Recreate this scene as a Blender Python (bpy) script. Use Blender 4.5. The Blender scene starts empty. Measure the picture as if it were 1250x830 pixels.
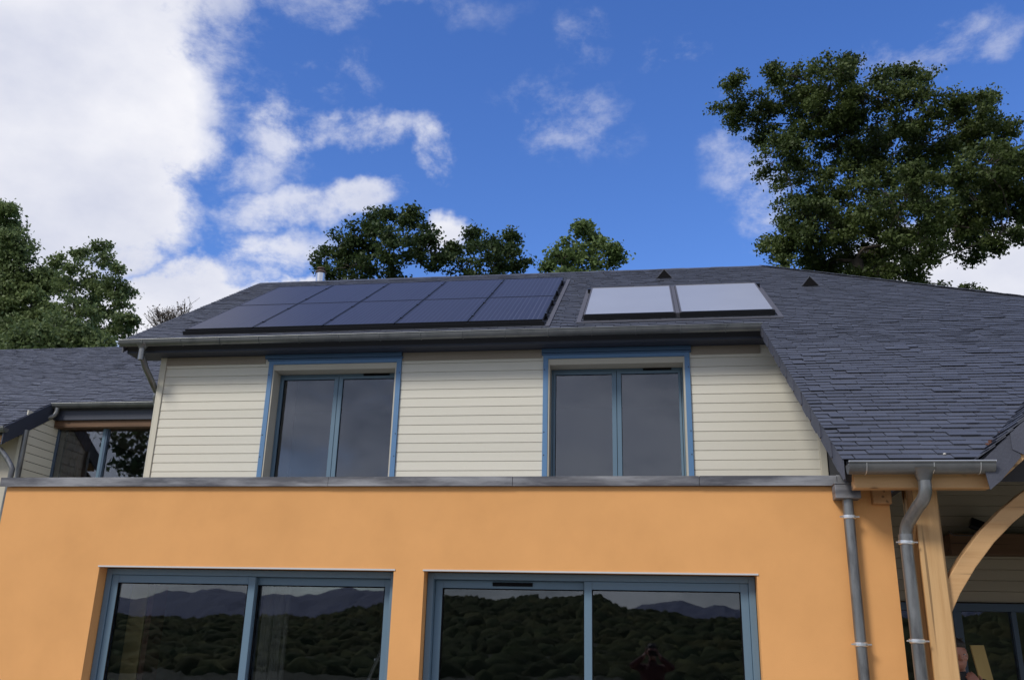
import bpy, bmesh, math, random
import numpy as np
from mathutils import Vector, Matrix
random.seed(7); rng = np.random.default_rng(7)
R_ = math.radians
sc = bpy.context.scene
COL = sc.collection

# ------------------------------------------------------------------ camera
EYE = 1.6
F_PX, PITCH, ROLL, YAW = 1110.6, 0.32706, 0.02531, 0.15376
cyw, syw, cp, sp = math.cos(YAW), math.sin(YAW), math.cos(PITCH), math.sin(PITCH)
FW = Vector((-syw*cp, cyw*cp, sp)); R0 = Vector((cyw, syw, 0)); U0 = R0.cross(FW)
RT = R0*math.cos(ROLL) + U0*math.sin(ROLL); UP = -R0*math.sin(ROLL) + U0*math.cos(ROLL)
cam = bpy.data.cameras.new('camera'); co = bpy.data.objects.new('camera', cam); COL.objects.link(co)
cam.sensor_width = 36; cam.lens = F_PX/1250*36; cam.clip_start = 0.05; cam.clip_end = 9000
co.matrix_world = Matrix(((RT.x, UP.x, -FW.x, 0), (RT.y, UP.y, -FW.y, 0), (RT.z, UP.z, -FW.z, EYE), (0, 0, 0, 1)))
sc.camera = co
def ray(px, py):                        # viewing direction through a photograph pixel
    return (FW + RT*((px-625)/F_PX) - UP*((py-415)/F_PX))
def at(px, py, Y):                      # the point at depth Y seen there
    d = ray(px, py); d = d/d.y
    return Vector((d.x*Y, Y, d.z*Y + EYE))

# ------------------------------------------------------------------ sky, sun, exposure
SUN_EL, SUN_AZ = R_(43), R_(216)        # azimuth clockwise from +Y: behind the photographer, to the left
sc.view_settings.view_transform = 'Standard'; sc.view_settings.look = 'None'
sc.view_settings.exposure = -0.04; sc.view_settings.gamma = 1.0
W = bpy.data.worlds.new('World'); sc.world = W; W.use_nodes = True
nt = W.node_tree; nt.nodes.clear()
def N(t, **k):
    n = nt.nodes.new(t)
    for a, b in k.items(): setattr(n, a, b)
    return n
def L(a, b): nt.links.new(a, b)
def M_(op, a, b=None, c=None, clamp=False):
    n = N('ShaderNodeMath', operation=op); n.use_clamp = clamp
    for i, s in enumerate((a, b, c)):
        if s is None: continue
        if isinstance(s, (int, float)): n.inputs[i].default_value = s
        else: L(s, n.inputs[i])
    return n.outputs[0]
def V_(op, a, b=None, scale=None):
    n = N('ShaderNodeVectorMath', operation=op)
    for i, s in enumerate((a, b)):
        if s is None: continue
        if isinstance(s, (tuple, Vector)): n.inputs[i].default_value = tuple(s)
        else: L(s, n.inputs[i])
    if scale is not None: n.inputs['Scale'].default_value = scale
    return n.outputs['Value'] if op in ('DOT_PRODUCT', 'LENGTH') else n.outputs['Vector']
out = N('ShaderNodeOutputWorld'); bg = N('ShaderNodeBackground'); L(bg.outputs[0], out.inputs[0])
sky = N('ShaderNodeTexSky', sky_type='NISHITA', sun_disc=False, sun_elevation=SUN_EL, sun_rotation=SUN_AZ)
sky.air_density = 1.0; sky.dust_density = 0.3; sky.ozone_density = 3.0
tc = N('ShaderNodeTexCoord'); D = V_('NORMALIZE', tc.outputs['Generated'])
hs = N('ShaderNodeHueSaturation'); hs.inputs['Hue'].default_value = .516; hs.inputs['Saturation'].default_value = 1.25; hs.inputs['Value'].default_value = 2.0
L(sky.outputs[0], hs.inputs['Color'])
def noise(vec, scale, det=5, rough=.55, dist=0):
    n = N('ShaderNodeTexNoise'); L(vec, n.inputs['Vector']); n.inputs['Scale'].default_value = scale
    n.inputs['Detail'].default_value = det; n.inputs['Roughness'].default_value = rough; n.inputs['Distortion'].default_value = dist
    return n
wn = noise(D, 9.0, 5, .65)
warp = V_('SCALE', V_('SUBTRACT', wn.outputs['Color'], (.5, .5, .5)), scale=.085)
DW = V_('ADD', D, warp)
CLOUDS = [  # px, py, rx, ry, weight, tilt in degrees (clockwise on the photo)
 (40,120,180,150,1.3,0),(80,225,132,90,1.25,20),(120,290,70,45,1.0,30),(-140,120,240,330,1.3,0),(185,170,70,70,.7,0),(60,-40,200,110,1.0,0),(230,50,90,70,.45,0),
 (285,205,84,40,.50,0),(345,162,46,44,.58,0),(395,162,56,22,.52,0),(455,168,60,24,.56,5),(525,186,32,40,.66,0),
 (370,257,125,28,.62,-5),(440,248,60,24,.70,0),(320,313,96,30,.68,-5),(225,335,64,30,.85,0),(225,378,110,48,1.15,0),(350,352,90,22,.9,0),(548,290,34,26,.85,0),
 (690,140,90,50,.36,10),(702,62,30,60,.27,20),(420,92,50,34,.32,0),(812,74,44,18,.34,-15),(400,5,190,26,.30,0),(250,110,90,60,.33,0),
 (1140,66,110,26,.43,-15),(1195,62,46,30,.38,-20),(893,190,44,80,.42,0),(938,255,46,60,.52,0),(1190,335,140,58,1.3,0),(1300,330,160,60,1.3,0)]
tot = None
for px, py, rx, ry, w, tilt in CLOUDS:
    c = ray(px, py).normalized()
    e1 = (RT - c*RT.dot(c)).normalized(); e2 = c.cross(e1).normalized(); t = R_(tilt)
    a1 = e1*math.cos(t) - e2*math.sin(t)*(1 if e2.dot(UP) > 0 else -1); a2 = c.cross(a1).normalized()
    A = V_('DOT_PRODUCT', DW, tuple(a1*(F_PX/rx))); B = V_('DOT_PRODUCT', DW, tuple(a2*(F_PX/ry)))
    A = M_('SUBTRACT', A, c.dot(a1)*F_PX/rx); B = M_('SUBTRACT', B, c.dot(a2)*F_PX/ry)
    r2 = M_('ADD', M_('MULTIPLY', A, A), M_('MULTIPLY', B, B))
    v = M_('MULTIPLY', M_('SUBTRACT', 1.15, M_('MULTIPLY', r2, .72), clamp=True), w)
    v = M_('MULTIPLY', v, M_('GREATER_THAN', V_('DOT_PRODUCT', D, tuple(c)), 0.3))
    tot = v if tot is None else M_('MAXIMUM', tot, v)
# broken cloud over the rest of the sky (the windows mirror a grey, clouded sky)
sepd = N('ShaderNodeSeparateXYZ'); L(D, sepd.inputs[0])
back = M_('MULTIPLY', M_('SUBTRACT', .25, sepd.outputs['Y']), 1.4, clamp=True)
nb = noise(V_('MULTIPLY', D, (1, 1, 2.0)), 2.2, 7, .58)
backv = M_('MULTIPLY', M_('ADD', M_('MULTIPLY', M_('SUBTRACT', nb.outputs[0], .36), 5.0), .6, clamp=True), back)
hi = M_('MULTIPLY', M_('SUBTRACT', sepd.outputs['Z'], .66), 5.0, clamp=True)      # overhead, above the frame
nh = noise(D, 3.2, 6, .6)
hiv = M_('MULTIPLY', M_('MULTIPLY', M_('SUBTRACT', nh.outputs[0], .42), 5.0, clamp=True), hi)
nf = noise(V_('MULTIPLY', D, (1, 1, 1.5)), 11, 10, .66, .12)
nn_ = N('ShaderNodeMapRange'); L(nf.outputs[0], nn_.inputs[0]); nn_.inputs[1].default_value = .30; nn_.inputs[2].default_value = .70
thr = M_('SUBTRACT', 1.0, tot)
mr = N('ShaderNodeMapRange'); mr.interpolation_type = 'SMOOTHSTEP'; L(nn_.outputs[0], mr.inputs[0]); L(M_('SUBTRACT', thr, .38), mr.inputs[1]); L(M_('ADD', thr, .38), mr.inputs[2])
dens = M_('MULTIPLY', mr.outputs[0], M_('MULTIPLY', tot, 1.25, clamp=True))
wide = M_('MULTIPLY', M_('MAXIMUM', backv, M_('MULTIPLY', hiv, M_('SUBTRACT', 1, back))), .9)
allc = M_('MAXIMUM', dens, wide, clamp=True)
# cloud body: brighter crests, greyer middles
nc = noise(V_('MULTIPLY', D, (1, 1, 1.6)), 6, 7, .55)
cm = N('ShaderNodeMapRange'); L(nc.outputs[0], cm.inputs[0]); cm.inputs[1].default_value = .3; cm.inputs[2].default_value = .7
cr = N('ShaderNodeMix', data_type='RGBA'); L(cm.outputs[0], cr.inputs['Factor'])
cr.inputs['A'].default_value = (6.9, 7.2, 8.5, 1); cr.inputs['B'].default_value = (9.7, 9.7, 10.2, 1)
nst = noise(V_('MULTIPLY', D, (1, 1, 1.8)), 5.5, 6, .6)
st = M_('MULTIPLY', M_('MULTIPLY', M_('SUBTRACT', nst.outputs[0], .40), 5.0, clamp=True), M_('MULTIPLY', back, .85))
cs_ = N('ShaderNodeMix', data_type='RGBA'); L(st, cs_.inputs['Factor']); L(cr.outputs['Result'], cs_.inputs['A']); cs_.inputs['B'].default_value = (3.4, 3.7, 4.5, 1); cr = cs_
mx = N('ShaderNodeMix', data_type='RGBA'); L(allc, mx.inputs['Factor']); L(hs.outputs[0], mx.inputs['A']); L(cr.outputs['Result'], mx.inputs['B'])
L(mx.outputs['Result'], bg.inputs['Color']); bg.inputs['Strength'].default_value = 0.1
sun = bpy.data.lights.new('sun', 'SUN'); sun.energy = 2.6; sun.angle = R_(15); sun.color = (1, .95, .87)
so = bpy.data.objects.new('sun', sun); COL.objects.link(so)
sd = Vector((math.sin(SUN_AZ)*math.cos(SUN_EL), math.cos(SUN_AZ)*math.cos(SUN_EL), math.sin(SUN_EL)))
so.rotation_euler = (-sd).to_track_quat('-Z', 'Y').to_euler(); so.location = (0, 0, 40)

# ------------------------------------------------------------------ materials
def mat(name, col, rough=.6, metal=0., var=.12, vscale=6., bump=0., bscale=60., stretch=(1, 1, 1), spec=.5, col2=None, c2scale=3., c2lo=.5, c2hi=.7, island=0., detail=5):
    m = bpy.data.materials.new(name); m.use_nodes = True; t = m.node_tree; p = t.nodes['Principled BSDF']
    n = t.nodes.new; l = t.links.new
    tcn = n('ShaderNodeTexCoord'); geo = n('ShaderNodeNewGeometry')
    mp = n('ShaderNodeMapping'); l(geo.outputs['Position'], mp.inputs[0]); mp.inputs['Scale'].default_value = stretch
    nz = n('ShaderNodeTexNoise'); l(mp.outputs[0], nz.inputs['Vector']); nz.inputs['Scale'].default_value = vscale; nz.inputs['Detail'].default_value = detail
    cur = None
    base = n('ShaderNodeRGB'); base.outputs[0].default_value = (*col, 1); cur = base.outputs[0]
    if col2:
        n2 = n('ShaderNodeTexNoise'); l(mp.outputs[0], n2.inputs['Vector']); n2.inputs['Scale'].default_value = c2scale; n2.inputs['Detail'].default_value = 6; n2.inputs['Roughness'].default_value = .62
        r = n('ShaderNodeMapRange'); l(n2.outputs[0], r.inputs[0]); r.inputs[1].default_value = c2lo; r.inputs[2].default_value = c2hi
        x = n('ShaderNodeMix'); x.data_type = 'RGBA'; l(r.outputs[0], x.inputs['Factor']); l(cur, x.inputs['A']); x.inputs['B'].default_value = (*col2, 1); cur = x.outputs['Result']
    h = n('ShaderNodeHueSaturation'); l(cur, h.inputs['Color'])
    v = n('ShaderNodeMath'); v.operation = 'MULTIPLY_ADD'; l(nz.outputs[0], v.inputs[0]); v.inputs[1].default_value = 2*var; v.inputs[2].default_value = 1-var
    val = v.outputs[0]
    if island:
        oi = n('ShaderNodeObjectInfo'); ad = n('ShaderNodeMath'); ad.operation = 'ADD'; l(geo.outputs['Random Per Island'], ad.inputs[0]); l(oi.outputs['Random'], ad.inputs[1])
        fr = n('ShaderNodeMath'); fr.operation = 'FRACT'; l(ad.outputs[0], fr.inputs[0])
        ma = n('ShaderNodeMath'); ma.operation = 'MULTIPLY_ADD'; l(fr.outputs[0], ma.inputs[0]); ma.inputs[1].default_value = 2*island; l(val, ma.inputs[2])
        sb = n('ShaderNodeMath'); sb.operation = 'SUBTRACT'; l(ma.outputs[0], sb.inputs[0]); sb.inputs[1].default_value = island; val = sb.outputs[0]
    l(val, h.inputs['Value']); l(h.outputs[0], p.inputs['Base Color'])
    p.inputs['Roughness'].default_value = rough; p.inputs['Metallic'].default_value = metal; p.inputs['Specular IOR Level'].default_value = spec
    if bump:
        nb_ = n('ShaderNodeTexNoise'); l(mp.outputs[0], nb_.inputs['Vector']); nb_.inputs['Scale'].default_value = bscale; nb_.inputs['Detail'].default_value = 4
        b = n('ShaderNodeBump'); b.inputs['Strength'].default_value = bump; b.inputs['Distance'].default_value = .01; l(nb_.outputs[0], b.inputs['Height']); l(b.outputs[0], p.inputs['Normal'])
    return m
M = {}
M['stucco'] = mat('orange_render', (.75, .385, .147), .92, var=.09, vscale=2.4, bump=.3, bscale=260, spec=.15, col2=(.68, .345, .13), c2scale=1.8, c2lo=.42, c2hi=.85, stretch=(1, 1, .9), detail=12)
M['cream'] = mat('cream_cladding', (.665, .64, .55), .62, var=.04, vscale=3, bump=.18, bscale=40, stretch=(.25, 1, 6), spec=.35, island=.035)
M['cream_trim'] = mat('cream_trim', (.60, .57, .47), .6, var=.04, spec=.35)
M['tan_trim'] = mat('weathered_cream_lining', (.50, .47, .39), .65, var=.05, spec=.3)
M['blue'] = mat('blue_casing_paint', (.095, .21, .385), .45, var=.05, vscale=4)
M['header_shaded'] = mat('eave_shaded_blue', (.055, .12, .22), .5, var=.05, vscale=4)  # header blue darkened to stand in for the eave shade
M['frame'] = mat('grey_blue_window_frame', (.115, .19, .26), .42, var=.04, vscale=4)
M['frame_dark'] = mat('dark_blue_frame', (.06, .10, .16), .45, var=.05)
M['gasket'] = mat('black_gasket', (.008, .008, .009), .9, var=.0, spec=.1)
M['porch_clad_shaded'] = mat('shaded_porch_cladding', (.40, .36, .285), .7, var=.06, vscale=3, bump=.18, bscale=40, stretch=(.25, 1, 6), island=.03)  # cladding colour darkened and browned to carry the porch shade
M['slate'] = mat('roof_slate', (.078, .085, .108), .52, var=.15, vscale=2.2, bump=.4, bscale=45, spec=.45, island=.11, stretch=(1, 1, 1), detail=8)
M['slate_dark'] = mat('verge_slate', (.07, .075, .10), .5, var=.2, vscale=5, bump=.25, bscale=50, island=.15)
M['slate_under'] = mat('roof_underlay', (.03, .032, .04), .8, var=.1)
M['zinc'] = mat('galvanised_zinc', (.19, .20, .205), .42, .6, var=.16, vscale=5, bump=.06, bscale=12, col2=(.13, .14, .15), c2scale=4)
M['zinc_light'] = mat('bright_zinc_lip', (.72, .74, .76), .3, .85, var=.08)
M['coping'] = mat('weathered_zinc_coping', (.085, .087, .10), .5, .3, var=.3, vscale=3, stretch=(1, 1, 6), col2=(.27, .275, .29), c2scale=1.1, c2lo=.42, c2hi=.60, bump=.1, bscale=30)
M['pipe'] = mat('galvanised_pipe', (.22, .225, .225), .36, .7, var=.3, vscale=9, stretch=(2, 2, .5), col2=(.10, .10, .105), c2scale=5)
M['fascia'] = mat('dark_fascia_slate', (.035, .042, .065), .5, var=.12, vscale=5)
M['white'] = mat('white_drip_bead', (.55, .55, .55), .5, var=.02)
M['black'] = mat('black_anodised', (.012, .013, .016), .35, var=.05)
M['flash'] = mat('grey_flashing', (.10, .098, .11), .55, .2, var=.1)
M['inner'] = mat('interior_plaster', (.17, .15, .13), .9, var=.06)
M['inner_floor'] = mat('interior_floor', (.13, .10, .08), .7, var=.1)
M['steel'] = mat('stainless_flue', (.70, .70, .70), .22, .95, var=.06)
M['rust'] = mat('rusty_flue_cowl', (.16, .11, .09), .7, .3, var=.2)
M['wallrough'] = mat('pale_side_render', (.55, .51, .43), .85, var=.06)
def wood(name, col, col2, axis):
    s = [14, 14, 14]; s[axis] = .9
    m = mat(name, col, .62, var=.12, vscale=1.6, stretch=tuple(s), bump=.25, bscale=4, spec=.3, col2=col2, c2scale=.8, c2lo=.45, c2hi=.72)
    t = m.node_tree; p = t.nodes['Principled BSDF']; n = t.nodes.new; l = t.links.new      # knots and drying cracks
    geo = n('ShaderNodeNewGeometry'); mp = n('ShaderNodeMapping'); l(geo.outputs['Position'], mp.inputs[0])
    s2 = [5, 5, 5]; s2[axis] = 2.4; mp.inputs['Scale'].default_value = s2
    vo = n('ShaderNodeTexVoronoi'); l(mp.outputs[0], vo.inputs['Vector']); vo.inputs['Scale'].default_value = 1.3
    r = n('ShaderNodeMapRange'); l(vo.outputs['Distance'], r.inputs[0]); r.inputs[1].default_value = .06; r.inputs[2].default_value = .14; r.inputs[3].default_value = .35; r.inputs[4].default_value = 1
    s3 = [22, 22, 22]; s3[axis] = .55; mp3 = n('ShaderNodeMapping'); l(geo.outputs['Position'], mp3.inputs[0]); mp3.inputs['Scale'].default_value = s3
    n3 = n('ShaderNodeTexNoise'); l(mp3.outputs[0], n3.inputs['Vector']); n3.inputs['Scale'].default_value = 1; n3.inputs['Detail'].default_value = 1
    r3 = n('ShaderNodeMapRange'); l(n3.outputs[0], r3.inputs[0]); r3.inputs[1].default_value = .31; r3.inputs[2].default_value = .37; r3.inputs[3].default_value = .45; r3.inputs[4].default_value = 1
    mm = n('ShaderNodeMath'); mm.operation = 'MULTIPLY'; l(r.outputs[0], mm.inputs[0]); l(r3.outputs[0], mm.inputs[1])
    src = p.inputs['Base Color'].links[0].from_socket
    x = n('ShaderNodeMix'); x.data_type = 'RGBA'; x.blend_type = 'MULTIPLY'; x.inputs['Factor'].default_value = 1; l(src, x.inputs['A']); l(mm.outputs[0], x.inputs['B']); l(x.outputs['Result'], p.inputs['Base Color'])
    return m
M['wood_z'] = wood('larch_upright', (.60, .375, .175), (.42, .24, .10), 2)
M['wood_x'] = wood('larch_beam', (.57, .35, .165), (.42, .235, .10), 0)
M['wood_y'] = wood('larch_rafter', (.46, .25, .11), (.36, .18, .07), 1)
M['wood_dark'] = wood('dark_beam', (.15, .085, .048), (.10, .055, .03), 0)
def glass(name, tint=(.80, .82, .82), refl=1.5):
    m = bpy.data.materials.new(name); m.use_nodes = True; t = m.node_tree; t.nodes.clear(); n = t.nodes.new; l = t.links.new
    o = n('ShaderNodeOutputMaterial'); mixs = n('ShaderNodeMixShader'); tr = n('ShaderNodeBsdfTransparent'); gl = n('ShaderNodeBsdfGlossy')
    fr = n('ShaderNodeFresnel'); fr.inputs['IOR'].default_value = 1.5; ml = n('ShaderNodeMath'); ml.operation = 'MULTIPLY'; ml.use_clamp = True
    l(fr.outputs[0], ml.inputs[0]); ml.inputs[1].default_value = refl; l(ml.outputs[0], mixs.inputs[0])
    tr.inputs[0].default_value = (*tint, 1); gl.inputs['Color'].default_value = (.9, .93, 1, 1); gl.inputs['Roughness'].default_value = .012
    nz = n('ShaderNodeTexNoise'); nz.inputs['Scale'].default_value = 1.7; nz.inputs['Detail'].default_value = 1; g = n('ShaderNodeNewGeometry'); l(g.outputs['Position'], nz.inputs['Vector'])
    b = n('ShaderNodeBump'); b.inputs['Strength'].default_value = .25; b.inputs['Distance'].default_value = .004; l(nz.outputs[0], b.inputs['Height']); l(b.outputs[0], gl.inputs['Normal'])
    l(tr.outputs[0], mixs.inputs[1]); l(gl.outputs[0], mixs.inputs[2]); l(mixs.outputs[0], o.inputs[0]); return m
M['glass'] = glass('window_glass', refl=1.9)
def cell_mat():
    m = mat('solar_cells', (.022, .022, .042), .34, var=.15, vscale=2, spec=.5)
    t = m.node_tree; p = t.nodes['Principled BSDF']; n = t.nodes.new; l = t.links.new
    p.inputs['IOR'].default_value = 1.32
    tcn = n('ShaderNodeTexCoord'); s = n('ShaderNodeSeparateXYZ'); l(tcn.outputs['Object'], s.inputs[0])
    def stripe(sock, period, wd, off=0.):
        a = n('ShaderNodeMath'); a.operation = 'MULTIPLY_ADD'; l(sock, a.inputs[0]); a.inputs[1].default_value = 1/period; a.inputs[2].default_value = 50+off
        f = n('ShaderNodeMath'); f.operation = 'FRACT'; l(a.outputs[0], f.inputs[0])
        c = n('ShaderNodeMath'); c.operation = 'LESS_THAN'; l(f.outputs[0], c.inputs[0]); c.inputs[1].default_value = wd/period; return c.outputs[0]
    bb = stripe(s.outputs['X'], .0655, .007); gx = stripe(s.outputs['X'], .161, .005, .5); gy = stripe(s.outputs['Y'], .161, .005, .5)
    src = p.inputs['Base Color'].links[0].from_socket
    x = n('ShaderNodeMix'); x.data_type = 'RGBA'; f = n('ShaderNodeMath'); f.operation = 'MULTIPLY'; l(bb, f.inputs[0]); f.inputs[1].default_value = .6; l(f.outputs[0], x.inputs['Factor']); l(src, x.inputs['A']); x.inputs['B'].default_value = (.15, .16, .21, 1)
    g = n('ShaderNodeMath'); g.operation = 'MAXIMUM'; l(gx, g.inputs[0]); l(gy, g.inputs[1])
    y = n('ShaderNodeMix'); y.data_type = 'RGBA'; l(g.outputs[0], y.inputs['Factor']); l(x.outputs['Result'], y.inputs['A']); y.inputs['B'].default_value = (.008, .009, .015, 1)
    l(y.outputs['Result'], p.inputs['Base Color']); return m
M['cells'] = cell_mat()
M['collector'] = mat('collector_glass', (.33, .345, .38), .3, var=.12, vscale=1.2, spec=.9)
M['collector'].node_tree.nodes['Principled BSDF'].inputs['IOR'].default_value = 1.9
def leafmat(name, a, b, trans=.35):
    m = bpy.data.materials.new(name); m.use_nodes = True; t = m.node_tree; t.nodes.clear(); n = t.nodes.new; l = t.links.new
    o = n('ShaderNodeOutputMaterial'); df = n('ShaderNodeBsdfPrincipled'); tl = n('ShaderNodeBsdfTranslucent'); ms = n('ShaderNodeMixShader'); ms.inputs[0].default_value = trans
    df.inputs['Roughness'].default_value = .55; df.inputs['Specular IOR Level'].default_value = .3
    g = n('ShaderNodeNewGeometry'); nz = n('ShaderNodeTexNoise'); l(g.outputs['Position'], nz.inputs['Vector']); nz.inputs['Scale'].default_value = .55; nz.inputs['Detail'].default_value = 3
    ad = n('ShaderNodeMath'); ad.operation = 'MULTIPLY_ADD'; l(g.outputs['Random Per Island'], ad.inputs[0]); ad.inputs[1].default_value = .5; 
    mr_ = n('ShaderNodeMapRange'); l(nz.outputs[0], mr_.inputs[0]); mr_.inputs[1].default_value = .35; mr_.inputs[2].default_value = .65; mr_.inputs[4].default_value = .5; l(mr_.outputs[0], ad.inputs[2])
    x = n('ShaderNodeMix'); x.data_type = 'RGBA'; l(ad.outputs[0], x.inputs['Factor']); x.inputs['A'].default_value = (*a, 1); x.inputs['B'].default_value = (*b, 1)
    l(x.outputs['Result'], df.inputs['Base Color']); l(x.outputs['Result'], tl.inputs[0]); l(df.outputs[0], ms.inputs[1]); l(tl.outputs[0], ms.inputs[2]); l(ms.outputs[0], o.inputs[0]); return m
M['leaf_oak'] = leafmat('oak_leaves', (.038, .062, .018), (.13, .17, .048))
M['leaf_dark'] = leafmat('dark_leaves', (.03, .055, .018), (.085, .125, .04))
M['leaf_left'] = leafmat('wood_leaves', (.09, .13, .05), (.21, .27, .10))
M['leaf_light'] = leafmat('fresh_leaves', (.08, .13, .04), (.19, .26, .09))
M['leaf_brown'] = leafmat('dry_buds', (.10, .07, .05), (.16, .12, .07), .1)
M['bark'] = mat('bark', (.075, .062, .05), .9, var=.3, vscale=3, bump=.6, bscale=14)
M['grass'] = mat('meadow_grass', (.055, .085, .022), .9, var=.35, vscale=.4, col2=(.08, .09, .03), c2scale=.05)
M['gravel'] = mat('gravel_yard', (.30, .27, .23), .9, var=.2, vscale=12, bump=.4, bscale=30)
M['forest'] = mat('forest_hillside', (.03, .038, .016), .95, var=.55, vscale=.09, col2=(.03, .035, .014), c2scale=.03, c2lo=.55, c2hi=.7)
M['mountain'] = mat('haze_tinted_mountain', (.13, .15, .22), .95, var=.25, vscale=.004)  # distance haze is put into this blue-grey colour
M['skin'] = mat('skin', (.34, .155, .105), .5, var=.06, vscale=12)
M['hair'] = mat('dark_hair', (.022, .015, .012), .55, var=.3, vscale=60, bump=.5, bscale=200)
M['cloth_black'] = mat('black_jacket', (.014, .015, .018), .85, var=.15)
M['cloth_red'] = mat('dark_red_jacket', (.09, .02, .02), .85, var=.15)
M['denim'] = mat('dark_trousers', (.03, .035, .055), .9, var=.15)
M['alu'] = mat('aluminium', (.55, .55, .56), .35, .8, var=.1)
M['pine'] = mat('pale_pine_board', (.62, .47, .20), .7, var=.08, vscale=2, stretch=(12, 12, .8), spec=.25)
M['curtain'] = mat('pale_curtain', (.24, .23, .20), .9, var=.08)
M['pebble'] = mat('pale_pebble', (.6, .57, .5), .8, var=.1)
M['moss'] = mat('rusty_moss', (.16, .065, .035), .9, var=.4, vscale=30)

# ------------------------------------------------------------------ mesh helpers
WL = {}                                             # world position of every object (parents carry no rotation)
def wloc(o): return WL.get(o.name, Vector((0, 0, 0)))
def link(name, data, parent=None, loc=(0, 0, 0)):
    o = bpy.data.objects.new(name, data); COL.objects.link(o); loc = Vector(loc)
    WL[o.name] = loc
    if parent is not None: o.parent = parent; o.location = loc - wloc(parent)
    else: o.location = loc
    return o
def empty(name, loc): 
    o = link(name, None, None, loc); o.empty_display_size = .2; return o
def tag(o, label=None, cat=None, group=None, kind=None):
    if label: o['label'] = label
    if cat: o['category'] = cat
    if group: o['group'] = group
    if kind: o['kind'] = kind
    return o
class MB:
    def __init__(s): s.v = []; s.f = []
    def add(s, v, f):
        b = len(s.v); s.v += [tuple(p) for p in v]; s.f += [tuple(i+b for i in q) for q in f]; return s
    def box(s, x0, x1, y0, y1, z0, z1):
        return s.add([(x0,y0,z0),(x1,y0,z0),(x1,y1,z0),(x0,y1,z0),(x0,y0,z1),(x1,y0,z1),(x1,y1,z1),(x0,y1,z1)],
                     [(0,3,2,1),(4,5,6,7),(0,1,5,4),(1,2,6,5),(2,3,7,6),(3,0,4,7)])
    def obox(s, o, a, b, c):                         # corner and three edge vectors
        o, a, b, c = map(Vector, (o, a, b, c))
        v = [o, o+a, o+a+b, o+b, o+c, o+a+c, o+a+b+c, o+b+c]
        f = [(0,3,2,1),(4,5,6,7),(0,1,5,4),(1,2,6,5),(2,3,7,6),(3,0,4,7)]
        if a.cross(b).dot(c) < 0: f = [q[::-1] for q in f]
        return s.add(v, f)
    def prism(s, prof, x0, x1):                      # profile in (y,z), extruded along x
        n = len(prof); v = [(x0, y, z) for y, z in prof] + [(x1, y, z) for y, z in prof]
        f = [(i, (i+1) % n, (i+1) % n+n, i+n) for i in range(n)] + [tuple(range(n))[::-1], tuple(range(n, 2*n))]
        return s.add(v, f)
    def tube(s, pts, rad, seg=12, cap=True):
        pts = [Vector(p) for p in pts]; n = len(pts); rs = rad if isinstance(rad, (list, tuple)) else [rad]*n
        b = len(s.v); prev = None
        for i, p in enumerate(pts):
            d = (pts[min(i+1, n-1)] - pts[max(i-1, 0)]).normalized()
            if prev is None: u = d.orthogonal().normalized()
            else: u = (prev - d*prev.dot(d)).normalized()
            prev = u; w = d.cross(u)
            for k in range(seg):
                t = 2*math.pi*k/seg; s.v.append(tuple(p + (u*math.cos(t) + w*math.sin(t))*rs[i]))
        for i in range(n-1):
            for k in range(seg):
                k2 = (k+1) % seg; s.f.append((b+i*seg+k, b+i*seg+k2, b+(i+1)*seg+k2, b+(i+1)*seg+k))
        if cap: s.f.append(tuple(b+k for k in range(seg))[::-1]); s.f.append(tuple(b+(n-1)*seg+k for k in range(seg)))
        return s
    def mesh(s, name, m, off=(0, 0, 0), smooth=False):
        me = bpy.data.meshes.new(name); o = Vector(off)
        me.from_pydata([tuple(Vector(p)-o) for p in s.v], [], s.f)
        if m is not None: me.materials.append(m)
        if smooth: me.polygons.foreach_set('use_smooth', [True]*len(me.polygons)); me.set_sharp_from_angle(angle=R_(40))
        me.update(); return me
    def build(s, name, m, parent=None, smooth=False, bevel=0, kind=None, label=None):
        a = np.array(s.v); c = Vector(((a[:,0].min()+a[:,0].max())/2, (a[:,1].min()+a[:,1].max())/2, a[:,2].min()))
        o = link(name, s.mesh(name, m, c, smooth), parent, c)
        if bevel:
            b = o.modifiers.new('bevel', 'BEVEL'); b.width = bevel; b.segments = 2; b.limit_method = 'ANGLE'
        if kind: o['kind'] = kind
        if label: o['label'] = label
        return o
def arc(c, p0, p1, n=6):                             # rounded bend between two directions at corner c
    p0, c, p1 = Vector(p0), Vector(c), Vector(p1)
    return [(p0*(1-t)+c*t)*(1-t) + (c*(1-t)+p1*t)*t for t in [i/n for i in range(n+1)]]

# ------------------------------------------------------------------ key dimensions (metres, from the photo's perspective)
ZE = EYE
AL = R_(31.86); TA = math.tan(AL); CA = math.cos(AL); SA = math.sin(AL)
YO = 7.25                                            # orange wall face
YU = 11.43                                           # cladding face
YG, ZG = 11.079, 3.937+ZE                            # upper eave
YL = 6.95; ZL = ZG - TA*(YG-YL)                      # lower eave
YR = 15.051; ZR = ZG + TA*(YR-YG)                    # ridge
XRK = 1.45; XLV = -7.16; XRR = 2.10                  # right rake, left verge, ridge end
def rz(y): return ZG + TA*(y-YG)
def plane_pt(px, py, off=0.):                        # pixel -> point on the front roof plane
    d = ray(px, py); d = d/d.y
    Y = (rz(0) + off/CA - EYE)/(d.z - TA); return Vector((d.x*Y, Y, d.z*Y+EYE))

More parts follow.
